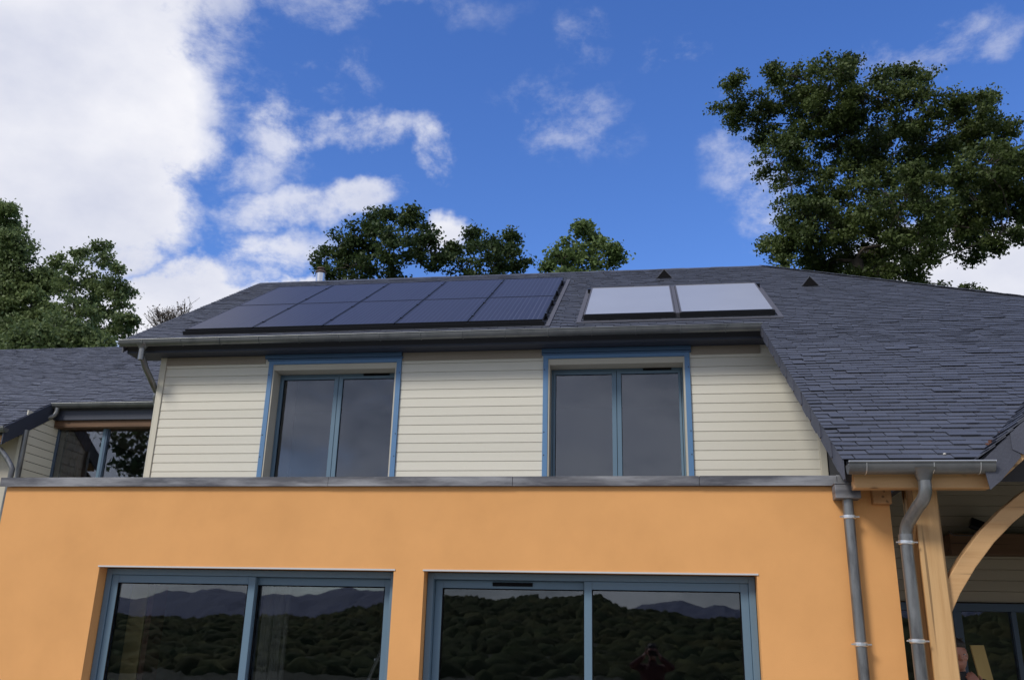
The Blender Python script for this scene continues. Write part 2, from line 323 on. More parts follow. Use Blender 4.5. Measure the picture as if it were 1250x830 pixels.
# ------------------------------------------------------------------ ground and far setting
g = MB(); g.add([(-6000,-6000,0),(6000,-6000,0),(6000,6000,0),(-6000,6000,0)], [(0,1,2,3)]); g.build('ground', M['grass'], kind='structure')
g = MB(); g.add([(-14,-6,.004),(9,-6,.004),(9,7.3,.004),(-14,7.3,.004)], [(0,1,2,3)]); g.build('gravel_yard', M['gravel'], kind='structure')
def hill(name, m, d0, d1, nd, nx, tmin, tmax, hfun, rough, kind='structure'):
    v = []; f = []
    for j in range(nd+1):
        d = d0 + (d1-d0)*(j/nd)
        for i in range(nx+1):
            t = tmin + (tmax-tmin)*i/nx; k = min(1, j/nd*1.0)
            h = hfun(t)*d*math.sin(k*math.pi/2)**.7
            v.append((t*d, -d+14.5, h + (rough*(math.sin(t*d*.9+j)+math.sin(t*d*.37+j*2.1)+rng.normal()*.7)*.6 if j else 0)))
    for j in range(nd):
        for i in range(nx):
            a = j*(nx+1)+i; f.append((a, a+1, a+nx+2, a+nx+1))
    b = MB(); b.v = v; b.f = f; return b.build(name, m, kind=kind)
def interp(pts):
    xs, ys = zip(*pts); return lambda t: float(np.interp(t, xs, ys)) + .0016*math.sin(t*37)+.0012*math.sin(t*91+1)
hill('forest_hill', M['forest'], 36, 240, 110, 520, -1.6, 1.6, interp([(-1.6,.05),(-.7,.03),(-.5,.026),(-.35,.034),(-.27,.046),(-.24,.054),(-.12,.052),(-.06,.056),(-.02,.044),(.05,.036),(.12,.040),(.5,.05),(1.6,.05)]), .12)
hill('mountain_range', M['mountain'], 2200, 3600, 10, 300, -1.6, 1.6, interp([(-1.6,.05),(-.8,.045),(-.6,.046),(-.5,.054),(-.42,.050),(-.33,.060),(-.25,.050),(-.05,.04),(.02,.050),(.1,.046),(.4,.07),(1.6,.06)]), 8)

# ------------------------------------------------------------------ the main house
H = empty('house', (-2.5, 12, 0))
tag(H, 'slate-roofed house with orange rendered ground floor and cream boarded upper floor', 'house')

# orange ground-floor front with its two openings
OLX, ORX = -5.575, 1.795; ZC0 = 1.24+ZE; ZC1 = 1.317+ZE; ZW = .574+ZE
WA, WB, WC, WD = -4.575, -2.031, -1.782, .787
b = MB(); T = .26
xs = [OLX, WA, WB, WC, WD, ORX]
for i in (0, 2, 4): b.box(xs[i], xs[i+1], YO, YO+T, 0, ZW)
for i in (1, 3): b.box(xs[i], xs[i+1], YO, YO+T, 0, .05)
b.box(OLX, ORX, YO, YO+T, ZW, ZC0)
b.box(OLX, OLX+T, YO+T, 14.4, 0, ZC0); b.box(ORX-T, ORX, YO+T, YU+.2, 0, ZC0)
b.build('orange_wall', M['stucco'], H)
for x0, x1 in ((WA, WB), (WC, WD)):
    bb = MB(); bb.box(x0-.01, x1+.012, YO-.008, YO+.02, ZW-.004, ZW+.008); bb.build('drip_bead', M['white'], H)
# flat terrace roof and its zinc coping, in joined lengths
b = MB(); b.box(OLX+.02, ORX-.02, YO+.02, 14.4, ZC0+.003, ZC0+.05); b.build('terrace_roof', M['coping'], H)
cj = [OLX-.05, at(402,588,YO).x, at(626,588,YO).x, at(853,588,YO).x, 1.42]
for i in range(4):
    p0, p1 = cj[i]+(.004 if i else 0), cj[i+1]
    b = MB(); yy = YO-.035 - (.003 if i % 2 else 0)
    b.prism([(yy, ZC0), (yy, ZC1), (yy+.30, ZC1+.012), (yy+.30, ZC1-.02), (yy+.012, ZC1-.02), (yy+.012, ZC0)], p0, p1)
    b.build('coping', M['coping'], H)
# interior shell of the living room, dark behind the glass
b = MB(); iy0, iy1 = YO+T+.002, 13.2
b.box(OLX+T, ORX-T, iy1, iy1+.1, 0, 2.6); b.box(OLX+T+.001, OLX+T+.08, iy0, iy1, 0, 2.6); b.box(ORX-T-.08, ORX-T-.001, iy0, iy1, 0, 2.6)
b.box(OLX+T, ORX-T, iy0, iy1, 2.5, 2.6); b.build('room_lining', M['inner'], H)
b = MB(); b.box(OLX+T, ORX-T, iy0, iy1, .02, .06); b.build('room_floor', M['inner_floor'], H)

def frame_part(name, m, parent, x0, x1, z0, z1, y, w, d, bevel=.003, wt=None, label=None):
    wt = wt or w
    b = MB(); b.box(x0, x0+w, y, y+d, z0, z1); b.box(x1-w, x1, y, y+d, z0, z1); b.box(x0+w, x1-w, y, y+d, z1-wt, z1); b.box(x0+w, x1-w, y, y+d, z0, z0+wt)
    return b.build(name, m, parent, bevel=bevel, label=label)
def slider(x0, x1, z1, y, split, front, z0=.06, vent=None):
    """two-leaf sliding door: outer frame, two sashes on their own tracks, panes"""
    fr = frame_part('window', M['frame'], H, x0, x1, z0, z1, y, .05, .13)
    s = .062
    for k, (a, c) in enumerate(((x0+.05, split+.03), (split-.03, x1-.05))):
        yy = y+.012 if k == front else y+.068
        sa = frame_part('sash', M['frame'], fr, a+.002, c-.002, z0+.052, z1-.052, yy, s, .045)
        b = MB(); b.box(a+s, c-s, yy+.02, yy+.026, z0+.05+s, z1-.05-s); b.build('pane', M['glass'], fr)
        b = MB(); e = .006; X0, X1, Z0, Z1 = a+s, c-s, z0+.052+s, z1-.052-s; yb = yy-.0015
        b.box(X0, X0+e, yb, yb+.02, Z0, Z1); b.box(X1-e, X1, yb, yb+.02, Z0, Z1); b.box(X0+e, X1-e, yb, yb+.02, Z1-e, Z1); b.build('gasket', M['gasket'], fr)
    if vent:
        b = MB(); b.box(vent[0], vent[1], y+.055, y+.07, z1-.052-.042, z1-.052-.014)
        o = b.build('trickle_vent', M['gasket'], fr)
        for q in range(2): pass
    return fr
yW = YO+.115
s1 = at(301.5, 760, yW).x; s2 = at(717.5, 770, yW).x
slider(WA+.004, WB-.004, ZW-.006, yW, s1, 0)
slider(WC+.004, WD-.004, ZW-.006, yW, s2, 1, vent=(at(600,710,yW).x, at(649,710,yW).x))

# upper cladding: individual boards between openings
ZB0, PB = 1.55+ZE, .1215
UL, UR = -6.76, 2.16
W1 = (-5.16, -3.272); W2 = (-1.342, .559); ZSO = at(200, 431, YG+.07).z
ZSO = at(300, 427.5, 11.15).z
def board_mesh(name, x0, x1, z, h=PB, y=YU, m=None):
    b = MB(); b.prism([(y+.010, z+.002), (y-.002, z+.004), (y-.005, z+.009), (y-.002, z+h-.003), (y+.002, z+h), (y+.03, z+h), (y+.03, z+.002)], x0, x1); return b
nrow = int((ZG-.08-ZB0)/PB)
for (x0, x1) in ((UL+.075, W1[0]-.002), (W1[1]+.002, W2[0]-.002), (W2[1]+.002, UR-.085)):
    for r in range(nrow+1):
        z = ZB0 + r*PB
        if z+PB > ZSO+.02: h = max(.03, ZSO+.02-z)
        else: h = PB
        if z > ZSO: break
        board_mesh('board', x0, x1, z, h).build('board', M['cream'], H)
b = MB(); b.box(UL, UL+.07, YU-.022, YU+.03, ZB0-.05, ZSO); b.box(UL-.02, UL, YU-.022, YU+.07, ZB0-.05, ZSO)
b.build('corner_trim', M['cream_trim'], H, bevel=.003)
b = MB(); b.box(UR-.08, UR, YU-.022, YU+.03, ZB0-.05, 4.7); b.build('corner_trim', M['cream_trim'], H, bevel=.003)
# the wall behind the boards, with window openings
b = MB(); yb0, yb1 = YU+.032, YU+.2
for x0, x1 in ((UL, W1[0]), (W1[1], W2[0]), (W2[1], 9.4)): b.box(x0, x1, yb0, yb1, ZB0-.1, ZG-.1)
for x0, x1 in (W1, W2): b.box(x0, x1, yb0, yb1, 3.64+ZE+.1, ZG-.1); b.box(x0, x1, yb0, yb1, ZB0-.1, ZB0+.2)
b.build('upper_wall', M['slate_under'], H)
# left gable end, back wall, upper room
b = MB()
b.add([(UL,yb0,0),(UL,2*YR-YU,0),(UL,2*YR-YU,ZG-.1),(UL,YR,ZR-.2),(UL,yb0,ZG-.02),(UL+.2,yb0,0),(UL+.2,2*YR-YU,0),(UL+.2,2*YR-YU,ZG-.1),(UL+.2,YR,ZR-.2),(UL+.2,yb0,ZG-.02)],
      [(0,1,2,3,4),(9,8,7,6,5),(0,5,6,1),(1,6,7,2),(2,7,8,3),(3,8,9,4),(4,9,5,0)])
b.box(UL+.201, 9.4, 2*YR-YU-.2, 2*YR-YU, 0, ZG-.1); b.build('gable_wall', M['cream'], H)
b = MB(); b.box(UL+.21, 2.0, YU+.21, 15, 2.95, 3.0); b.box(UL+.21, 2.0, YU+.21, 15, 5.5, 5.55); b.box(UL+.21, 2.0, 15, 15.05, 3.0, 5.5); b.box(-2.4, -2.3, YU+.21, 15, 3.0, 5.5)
b.build('upper_room_lining', M['inner'], H)

def upper_window(x0, x1, hx0, hx1):
    """recessed french window: blue casing, cream lining, frame, two leaves"""
    zt = 3.64+ZE; z0 = ZB0+.05; win = None
    cs = MB(); w = .066; y = YU-.03
    cs.box(x0, x0+w, y, YU+.03, z0, zt+.075); cs.box(x1-w, x1, y, YU+.03, z0, zt+.075); cs.box(x0+w, x1-w, y, YU+.03, zt, zt+.075)
    win = cs.build('window', M['blue'], H, bevel=.003)
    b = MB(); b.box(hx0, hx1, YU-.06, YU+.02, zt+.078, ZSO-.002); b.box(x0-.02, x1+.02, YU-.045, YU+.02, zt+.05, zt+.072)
    b.build('header_box', M['header_shaded'], win, bevel=.004, label='blue header box over the window, its paint darkened for eave shade')
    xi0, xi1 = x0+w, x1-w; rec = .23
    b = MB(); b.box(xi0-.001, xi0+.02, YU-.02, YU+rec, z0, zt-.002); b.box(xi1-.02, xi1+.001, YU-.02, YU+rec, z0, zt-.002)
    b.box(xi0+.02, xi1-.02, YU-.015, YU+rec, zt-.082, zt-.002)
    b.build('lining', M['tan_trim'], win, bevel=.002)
    yf = YU+rec-.02; a, c = xi0+.021, xi1-.021; ztf = zt-.084; mid = (a+c)/2
    frame_part('frame', M['frame'], win, a, c, z0, ztf, yf, .024, .07, wt=.034)
    for k, (p, q, wl, wr) in enumerate(((a+.024, mid, .03, .058), (mid, c-.024, .058, .03))):
        yy = yf-.012; za, zb = z0+.034, ztf-.036; b = MB(); P0, P1 = p+.003, q-.003
        b.box(P0, P0+wl, yy, yy+.055, za, zb); b.box(P1-wr, P1, yy, yy+.055, za, zb); b.box(P0+wl, P1-wr, yy, yy+.055, zb-.036, zb); b.box(P0+wl, P1-wr, yy, yy+.055, za, za+.05)
        b.build('sash', M['frame'], win, bevel=.003)
        g_ = MB(); g_.box(P0+wl-.002, P1-wr+.002, yf+.015, yf+.021, za+.04, zb-.03); g_.build('pane', M['glass'], win)
        b = MB(); b.box(P0+wl, P0+wl+.006, yy+.02, yf+.0145, za+.05, zb-.036); b.box(P0+wl+.006, P1-wr, yy+.02, yf+.0145, zb-.042, zb-.036); b.build('gasket', M['gasket'], win)
    b = MB(); b.box(mid+.35, mid+.72, yf-.016, yf-.002, ztf-.030, ztf-.006); b.build('trickle_vent', M['gasket'], win)
    for zz in (z0+.75, z0+1.05, zt-.15):
        for xx in (x0+.02, x1-.02):
            b = MB(); b.tube([(xx, y-.002, zz), (xx, y+.004, zz)], .008, 8); b.build('screw', M['black'], win)
    return win
upper_window(W1[0], W1[1], W1[0]-.055, W1[1]+.005)
upper_window(W2[0], W2[1], W2[0]-.02, W2[1]+.02)
# dark roller blinds hanging inside at the left of each upper window
b = MB(); b.box(W1[0]+.15, W1[0]+.30, YU+.30, YU+.36, 3.3, 5.2); b.build('blind', mat('brown_blind', (.10, .07, .06), .9), H)

# ------------------------------------------------------------------ roof
RF = MB()
th = .16
HE = YR-YL; HK = 1.0                                 # hip runs at 45 degrees
def nrm(p, o): return (p[0], p[1]-SA*o, p[2]+CA*o)
def slab(poly, n, t):
    poly = [Vector(p) for p in poly]; n = Vector(n).normalized(); k = len(poly)
    v = poly + [p - n*t for p in poly]; f = [tuple(range(k)), tuple(range(k, 2*k))[::-1]] + [((i+1) % k, i, i+k, (i+1) % k+k) for i in range(k)]
    return v, f
NF = Vector((0, -SA, CA))
front = [(XLV, YG, rz(YG)), (XRK, YG, rz(YG)), (XRK, YL, rz(YL)), (XRR+HE, YL, rz(YL)), (XRR, YR, ZR), (XLV, YR, ZR)]
v, f = slab(front, NF, th); RF.add(v, f)
YB = 2*YR-YG
backp = [(XRR+ (YR-YL), 2*YR-YL, rz(YL)), (XLV, 2*YR-YL, rz(YL)), (XLV, YR+.001, ZR), (XRR, YR+.001, ZR)]
v, f = slab(backp, (0, SA, CA), th); RF.add(v, f)
hipf = [(XRR+HE+.001, YL, rz(YL)), (XRR+HE+.001, 2*YR-YL, rz(YL)), (XRR+.002, YR, ZR)]
v, f = slab(hipf, (SA, 0, CA), th); RF.add(v, f)
ROOF = RF.build('roof', M['slate_under'], H)

SW, SE = .232, (YG-YL)/CA/49                                 # slate width, exposed height
def slate_v(u0, u1, s, ln, lift, th_, tilt, org, U, S, Nn, skew=0.):
    """one slate, head under the course above: 8 points"""
    P = []
    for (u, ss, n) in ((u0, s, lift+tilt), (u1, s+skew, lift-tilt), (u1, s+ln, .002), (u0, s+ln, .002)):
        P.append((u, ss, n))
    top = [(u, ss, n+th_) for u, ss, n in P]
    return P + top
SF = [(4,5,6,7),(0,1,5,4),(1,2,6,5),(3,0,4,7)]
def slate_field(parent, org, U, S, Nn, umin, umax, smax, clip=None, near=None, ncount=300, over=0., e=SE, w=SW, matn='slate', jig=1.):
    """courses of slates over the plane; the nearest ones are objects, the rest one mesh"""
    org, U, S, Nn = map(Vector, (org, U, S, Nn)); items = []
    nc_ = int(smax/e)+1
    for c in range(nc_):
        s = c*e
        if s > smax - .02: break
        u = umin + (0 if c % 2 else -w/2) - rng.random()*.05
        while u < umax:
            ww = w*(1 + rng.normal()*.035)
            u0, u1 = max(u, umin), min(u+ww-.007, umax)
            if u1-u0 > .03:
                mid = ((u0+u1)/2, s+e/2)
                cl = clip(u0, u1, s, e*1.5) if clip else (u0, u1, u0, u1)
                if cl is not None:
                    items.append((c, u0, u1, s + rng.normal()*.0035*jig - (0.008*jig if rng.random() < .035 else 0), .0145+abs(rng.normal())*.0035*jig, .0055+rng.random()*.003, rng.normal()*.0015, rng.normal()*.003*jig, cl))
            u += ww
    if near:
        d = [ (org+U*((i[1]+i[2])/2)+S*i[3]-Vector((0,0,EYE))).length if (near(i) and (i[8] == 'full')) else 1e9 for i in items]
        order = np.argsort(d); pick = set(int(k) for k in order[:ncount] if d[int(k)] < 1e8)
    else: pick = set()
    V, Fc = [], []
    protos = []
    R3 = Matrix((U, S, Nn)).transposed()
    if pick:
        for k in range(5):
            b = MB(); ww = w*(.94+.03*k)-.007
            loc = slate_v(-ww/2, ww/2, 0, e*1.55, .0155, .006+.001*k, (k-2)*.0008, None, None, None, None, (k-2)*.0025)
            P = [U*a+S*c2+Nn*(n) for a, c2, n in loc]; b.add(P, SF); protos.append((ww, b.mesh('slate', M[matn])))
    for k, (c, u0, u1, s, lift, t_, tilt, skew, cl) in enumerate(items):
        if k in pick:
            wd = u1-u0; q = min(protos, key=lambda pr: abs(pr[0]-wd))
            p = org + U*((u0+u1)/2) + S*s + Nn*(lift-.0145)
            o = link('slate', q[1], parent, p)
            continue
        loc = slate_v(u0, u1, s, min(e*1.55, max(.03, smax+over-s-.004)), lift, t_, tilt, None, None, None, None, skew)
        if clip and cl != 'full':
            loc = [(min(max(a, clip_lo(c2) if clip_lo else -99), clip_hi(c2) if clip_hi else 99), c2, n) for a, c2, n in loc] if False else [cl(a, c2, n) for a, c2, n in loc]
        b0 = len(V); V += [tuple(org+U*a+S*c2+Nn*n) for a, c2, n in loc]; Fc += [tuple(i+b0 for i in q) for q in SF]
    b = MB(); b.v = V; b.f = Fc
    return b.build('slate_field', M[matn], parent, kind='stuff')

# front slope, lower part right of the rake and everything above the upper eave; u = X, s from the lower eave
HIPX = lambda s: XRR + (YR-(YL+s*CA))
s_up = (YG-YL)/CA; s_all = (YR-YL)/CA
GP, GX0, GZ0, GY0 = .85, 2.34, 1.355+ZE, 6.86        # porch gable: slope, left foot, front plane
def gab_in(u, s): return GZ0 + GP*(u-GX0) > rz(YL)+s*SA + .04 and u > GX0 and u < 6.6
def clip_front(u0, u1, s, ln):
    if gab_in((u0+u1)/2, s) and gab_in(u0, s): return None
    h = HIPX(s+ln)
    if u0 > HIPX(s)-.03: return None
    if s < s_up-.01 and u0 < XRK-.001:
        return None if u1 < XRK-.028 else (lambda a, c, n: (max(a, XRK-.03), c, n))
    if u1 > h: return lambda a, c, n: (min(a, HIPX(c)-.005), c, n)
    return 'full'
slate_field(ROOF, (0, YL+.0, rz(YL)), (1, 0, 0), (0, CA, SA), NF, XRK-.03, 9.9, s_up-.0, clip_front, near=lambda i: i[1] < 4.2, ncount=300, over=.055)
slate_field(ROOF, (0, YL+s_up*CA, rz(YL+s_up*CA)), (1, 0, 0), (0, CA, SA), NF, XLV-.03, 6.4, s_all-s_up, lambda a, b_, s, l: clip_front(a, b_, s+s_up+.02, l) if not callable(clip_front(a, b_, s+s_up+.02, l)) else (lambda x, c, n: (min(x, HIPX(c+s_up)-.005), c, n)), jig=.5)
# back and right slopes (coarser, seen only from other places)
slate_field(ROOF, (0, 2*YR-YL, rz(YL)), (-1, 0, 0), (0, -CA, SA), (0, SA, CA), -XRR-.0, -XLV, s_all, None, e=.2, w=.4)
slate_field(ROOF, (XRR+HE, YR, rz(YL)), (0, 1, 0), (-CA, 0, SA), (SA, 0, CA), -HE, HE, s_all,
            lambda a, b_, s, l: None if min(abs(a), abs(b_)) > (s_all-s)*CA else (lambda x, c, n: (max(min(x, (s_all-c)*CA), -(s_all-c)*CA), c, n)), e=.2, w=.4)
# ridge slates
b = MB(); x = XLV-.02
while x < XRR-.05:
    w_ = .225+rng.random()*.02; lift = rng.random()*.006
    b.obox((x, YR+.02, ZR+.018+lift), (min(w_, XRR-x), 0, 0), (0, -.145*CA, -.145*SA), (0, -.004, .008))
    x += w_-.004
b.build('ridge_course', M['slate'], ROOF, kind='stuff')
b = MB(); hd = Vector((1, -1, -TA)).normalized(); p = Vector((XRR-.05, YR, ZR+.012)); side = Vector((-1, -1, 0)).normalized()*.10 - Vector((0,0,.02))
for k in range(60):
    q = p + hd*(k*.15); b.obox(q+Vector((0,0,.008+.004*(k%2))), hd*.146, side, Vector((0, 0, .007)))
b.build('hip_course', M['slate'], ROOF, kind='stuff')
# left verge: edge slates turned down, barge
b = MB(); b.obox((XLV-.012, YG, rz(YG)-.005), (0, (YR-YG), (YR-YG)*TA), (0, 0, -.17), (-.02, 0, 0)); b.build('verge_board', M['slate_dark'], ROOF)
# right rake: hanging verge slates down its side, each its own piece
Lr = (YG-YL)/CA; n_v = 21; pv = Lr/n_v
for k in range(n_v):
    s0 = k*pv; y0 = YL + s0*CA; hgt = .15+.03*(1 if k % 2 else 0)+rng.random()*.012
    lift = .006+.007*((n_v-k) % 2) + rng.random()*.003
    A = Vector((XRK-.012-lift, y0-.012, rz(y0-.012)+.014)); a = Vector((0, (pv+.045)*CA, (pv+.045)*SA))
    b = MB(); dn = Vector((0, 0, -hgt)); tip = Vector((0, .03, .016))
    v = [A, A+a, A+a+dn, A+dn+tip*1.2, A+dn*.85]; n_ = Vector((.007, 0, 0))
    vv = v + [p_+n_ for p_ in v]
    b.add(vv, [(4,3,2,1,0),(5,6,7,8,9)] + [(i, (i+1) % 5, (i+1) % 5+5, i+5) for i in range(5)]); b.build('verge_slate', M['slate_dark'], ROOF)
b = MB(); b.obox((XRK+.02, YL+.35, rz(YL+.35)-.245), (0, (Lr-.45)*CA, (Lr-.45)*SA), (.09, 0, 0), (0, 0, .10)); b.build('verge_rafter', M['wood_y'], ROOF)

# upper eave: gutter, brackets, fascia, soffit
def half_gutter(name, x0, x1, yc, zc, r, parent, m='zinc'):
    seg = 12; v = []; f = []
    for x in (x0, x1):
        for rr in (r, r-.004):
            for k in range(seg+1):
                t = math.pi*k/seg; v.append((x, yc-rr*math.cos(t), zc-rr*math.sin(t)))
    n = seg+1
    for k in range(seg):
        f += [(k, k+1, 2*n+k+1, 2*n+k), (n+k+1, n+k, 3*n+k, 3*n+k+1), (k+1, k, n+k, n+k+1), (2*n+k, 2*n+k+1, 3*n+k+1, 3*n+k)]
    f += [(0, 2*n, 3*n, n), (seg, n+seg, 3*n+seg, 2*n+seg)]
    b = MB(); b.v = v; b.f = f; b.tube([(x0, yc-r, zc+.004), (x1, yc-r, zc+.004)], .0085, 8)
    for xe in (x0, x1):                              # end caps
        pts = [(xe, yc-(r-.002)*math.cos(math.pi*k/8), zc-(r-.002)*math.sin(math.pi*k/8)) for k in range(9)]
        b.add(pts + [(p_[0]+.003, p_[1], p_[2]) for p_ in pts], [tuple(range(9)), tuple(range(9, 18))[::-1]] + [(i, i+1, i+10, i+9) for i in range(8)])
    return b.build(name, M[m], parent, smooth=True)
GXL = XLV-.03
gz = 3.902+ZE; gy = YG-.085
GUT = half_gutter('gutter', GXL, XRK-.01, gy+.035, gz-.005, .07, H)
for x in [GXL+.35+i*.56 for i in range(15)]:
    if x > XRK-.1: break
    b = MB(); r = .073
    pts = [(x, gy+.035-r*math.cos(math.pi*k/8), gz-.005-r*math.sin(math.pi*k/8)) for k in range(0, 8)]
    b.tube(pts, .0065, 5); b.tube([(x, gy-.035, gz+.006), (x, gy+.10, gz+.012)], .005, 5); b.build('gutter_bracket', M['zinc'], H)
zf0 = ZSO
b = MB(); b.box(XLV, XRK+.1, YG+.085, YG+.11, zf0-.002, ZG-.02); b.build('fascia', M['fascia'], H)
b = MB(); b.box(XLV, XRK+.1, YG+.112, YU+.1, zf0, zf0+.012); b.build('soffit', M['fascia'], H)
for q_ in ((UL+.075, W1[0]-.06), (W1[1]+.008, W2[0]-.022), (W2[1]+.022, XRK)):
    b = MB(); b.box(q_[0], q_[1], YU-.020, YU-.010, ZSO-.115, ZSO-.003); b.build('eave_shade_board', mat('eave_shade_brown', (.30, .255, .20), .75, var=.08) if not bpy.data.materials.get('eave_shade_brown') else bpy.data.materials['eave_shade_brown'], H)  # brown strip below the soffit, eave shade mixed into its board colour
# left down pipe: swan neck under the gutter
pL = [at(178,424,YG+.03)+Vector((0,0,.0)), at(178,432,YG+.03), at(180,447,YG+.06), at(187,455,YG+.12), at(215,470,YU+.0)]
px = pL[0].x
xe_ = UL-.07
pts = [Vector((px, gy+.035, gz-.06)), Vector((px, gy+.035, gz-.12))] + arc((px, gy+.035, gz-.14), (px, gy+.04, gz-.27), (px+.02, gy+.14, gz-.34)) + arc((xe_-.01, YU+.02, gz-.56), (xe_, YU+.12, gz-.63), (xe_, YU+.14, gz-.8)) + [Vector((xe_, YU+.14, 3.0))]
b = MB(); b.tube(pts, .042, 14); b.build('downpipe', M['pipe'], H, smooth=True)
b = MB(); b.tube([(px, gy+.035, gz-.055), (px, gy+.035, gz-.08), (px, gy+.035, gz-.11)], [.085, .06, .047], 14); b.build('gutter_outlet', M['zinc'], H, smooth=True)

# lower eave on the right: gutter, timber beam, outlet, swan-neck downpipe
lgz = at(1100, 564, YL-.15).z; xg0, xg1 = at(1036,568,YL-.12).x, at(1214,566,YL-.12).x
gyl = YL-.078; half_gutter('gutter', xg0, xg1, gyl, lgz, .073, H)
b = MB(); b.tube([(xg0-.004, gyl-.072, lgz+.008), (xg1+.006, gyl-.072, lgz+.008)], .0075, 8); b.build('gutter_lip', M['zinc_light'], H, smooth=True)
for xx in (xg0+.12, xg0+.58, xg1-.10):
    b = MB(); pts = [(xx, gyl-.0755*math.cos(math.pi*k/8), lgz-.0755*math.sin(math.pi*k/8)) for k in range(0, 9)]; b.tube(pts, .004, 5); b.build('gutter_bracket', M['zinc_light'], H)
zb1 = ZL-.03; zb0 = at(1120, 595.5, YL).z; xb0, xb1 = at(1043,590,YL).x, at(1209,590,YL).x
b = MB(); b.box(xb0, xb1, YL-.002, YL+.11, zb0, zb1); b.build('eave_beam', M['wood_x'], H, bevel=.005)
# outlet and down pipe
xo = at(1127,575,gyl).x
b = MB(); b.tube([(xo, gyl, lgz-.035), (xo, gyl, lgz-.075), (xo, gyl, lgz-.12)], [.10, .062, .048], 16); b.build('gutter_outlet', M['zinc'], H, smooth=True)
pp = [at(1127,596,YL+.02), at(1126,605,YL+.03), at(1116,625,YL+.08), at(1105,640,YL+.13), at(1102,655,YL+.15)]
c1 = Vector((xo, gyl, pp[1].z)); xd = at(1106,660,YL+.16).x; c2 = Vector((xd, YL+.16, at(1106,645,YL+.16).z))
pts = [Vector((xo, gyl, lgz-.10))] + arc(c1-Vector((0,0,.03)), c1+Vector((0,0,.05)), c1.lerp(c2, .35), 8) + arc(c2+Vector((0,0,.02)), c1.lerp(c2, .72), c2-Vector((0,0,.09)), 8) + [Vector((xd, YL+.16, .05))]
b = MB(); b.tube(pts, .0455, 16); DP = b.build('downpipe', M['pipe'], H, smooth=True, label='swan-neck galvanised pipe beside the timber post')
def collar(parent, x, y, z, r, h=.03):
    b = MB(); b.tube([(x, y, z), (x, y, z+.006), (x, y, z+h-.006), (x, y, z+h)], [r+.003, r+.009, r+.009, r+.003], 16); b.tube([(x, y, z+h*.5), (x+.001, y, z+h*.5+.006)], r+.012, 16)
    b.tube([(x-r-.03, y-.02, z+h/2), (x+r+.03, y-.02, z+h/2)], .006, 6); b.build('pipe_collar', M['zinc_light'], parent, smooth=True)
for py in (662, 782): collar(DP, xd, YL+.16, at(1110,py,YL+.16).z-.015, .0455)
b = MB(); b.tube([(xd, YL+.16, at(1110,661,YL+.16).z), (xd, YL+.16, at(1110,652,YL+.16).z)], .051, 16); b.build('pipe_socket', M['pipe'], DP, smooth=True)
# hopper head at the end of the coping and its pipe on the orange wall
hx0, hx1 = at(1019,600,YO-.11).x, at(1050,600,YO-.11).x; hz1 = at(1022,589,YO-.12).z; hz0 = at(1022,608,YO-.12).z
b = MB(); b.box(hx0, hx1, YO-.13, YO-.004, hz0, hz1-.01); b.box(hx0-.006, hx1+.006, YO-.137, YO-.003, hz1-.0105, hz1); b.box(1.42, hx1, YO-.03, YO+.25, ZC0+.004, ZC1+.005)
HP = b.build('hopper_head', M['coping'], H, bevel=.004)
xh = (at(1037,640,YO-.065).x+at(1055,826,YO-.065).x)/2
b = MB(); b.tube([(xh, YO-.065, hz0+.01), (xh, YO-.065, .05)], .0405, 16); DP2 = b.build('downpipe', M['pipe'], H, smooth=True, label='straight galvanised pipe on the orange wall')
b = MB(); b.tube([(xh, YO-.065, hz0+.005), (xh, YO-.065, hz0-.16)], .0345, 16)
for py in (631, 786): collar(DP2, xh, YO-.065, at(1040,py,YO-.065).z-.015, .0405)

# ------------------------------------------------------------------ porch on the right: timber frame and gable
yp = 7.13; xp1 = at(1173,828,yp).x; xp0 = at(1141,828,yp).x
b = MB(); b.box(xp0, xp1, yp, yp+.20, 0, zb0+.05); b.build('post', M['wood_z'], H, bevel=.010, label='thick larch post in front')
b = MB(); xq = at(1105,600,8.9).x; b.box(xq, xq+.13, 8.9, 9.03, 0, 3.6); b.build('post', M['wood_z'], H, bevel=.005, label='thin rear post half hidden by the pipe')
zt_ = at(1070,616,YO-.01).z
b = MB(); b.box(1.665, 1.80, YL+.23, 9.5, zt_, zt_+.20); b.build('purlin', M['wood_y'], H, bevel=.006)
# curved brace from post up to the gable truss
cp_ = [at(1147,748,yp+.1), at(1160,719,yp+.1), at(1179,687,yp+.1), at(1202,656,yp+.1), at(1226,631,yp+.1), at(1250,611,yp+.1)]
d_ = (cp_[-1]-cp_[-2]); cp_ += [cp_[-1]+d_*1.0+Vector((0,0,-.02)), cp_[-1]+d_*2.2+Vector((0,0,-.08))]
def brace(pts, w=.118, d=.11):
    b = MB(); n = len(pts)
    for i, p_ in enumerate(pts):
        t = (pts[min(i+1, n-1)]-pts[max(i-1, 0)]).normalized(); nn = Vector((-t.z, 0, t.x))
        for a, c in ((-1,-1),(1,-1),(1,1),(-1,1)): b.v.append(tuple(p_ + nn*(a*w/2) + Vector((0, c*d/2, 0))))
    for i in range(n-1):
        for k in range(4): b.f.append((i*4+k, (i+1)*4+k, (i+1)*4+(k+1)%4, i*4+(k+1)%4))
    b.f += [(0,1,2,3), (4*n-1,4*n-2,4*n-3,4*n-4)]
    return b
def fix(b):
    me = b.mesh('t', None); bm = bmesh.new(); bm.from_mesh(me); bmesh.ops.recalc_face_normals(bm, faces=bm.faces)
    b.v = [tuple(x.co) for x in bm.verts]; b.f = [tuple(q.index for q in fc.verts) for fc in bm.faces]; bm.free(); bpy.data.meshes.remove(me); return b
GXM = 4.40; xmir = lambda p_: Vector((2*GXM-p_.x, p_.y, p_.z))
fix(brace(cp_)).build('brace', M['wood_x'], H, bevel=.006)
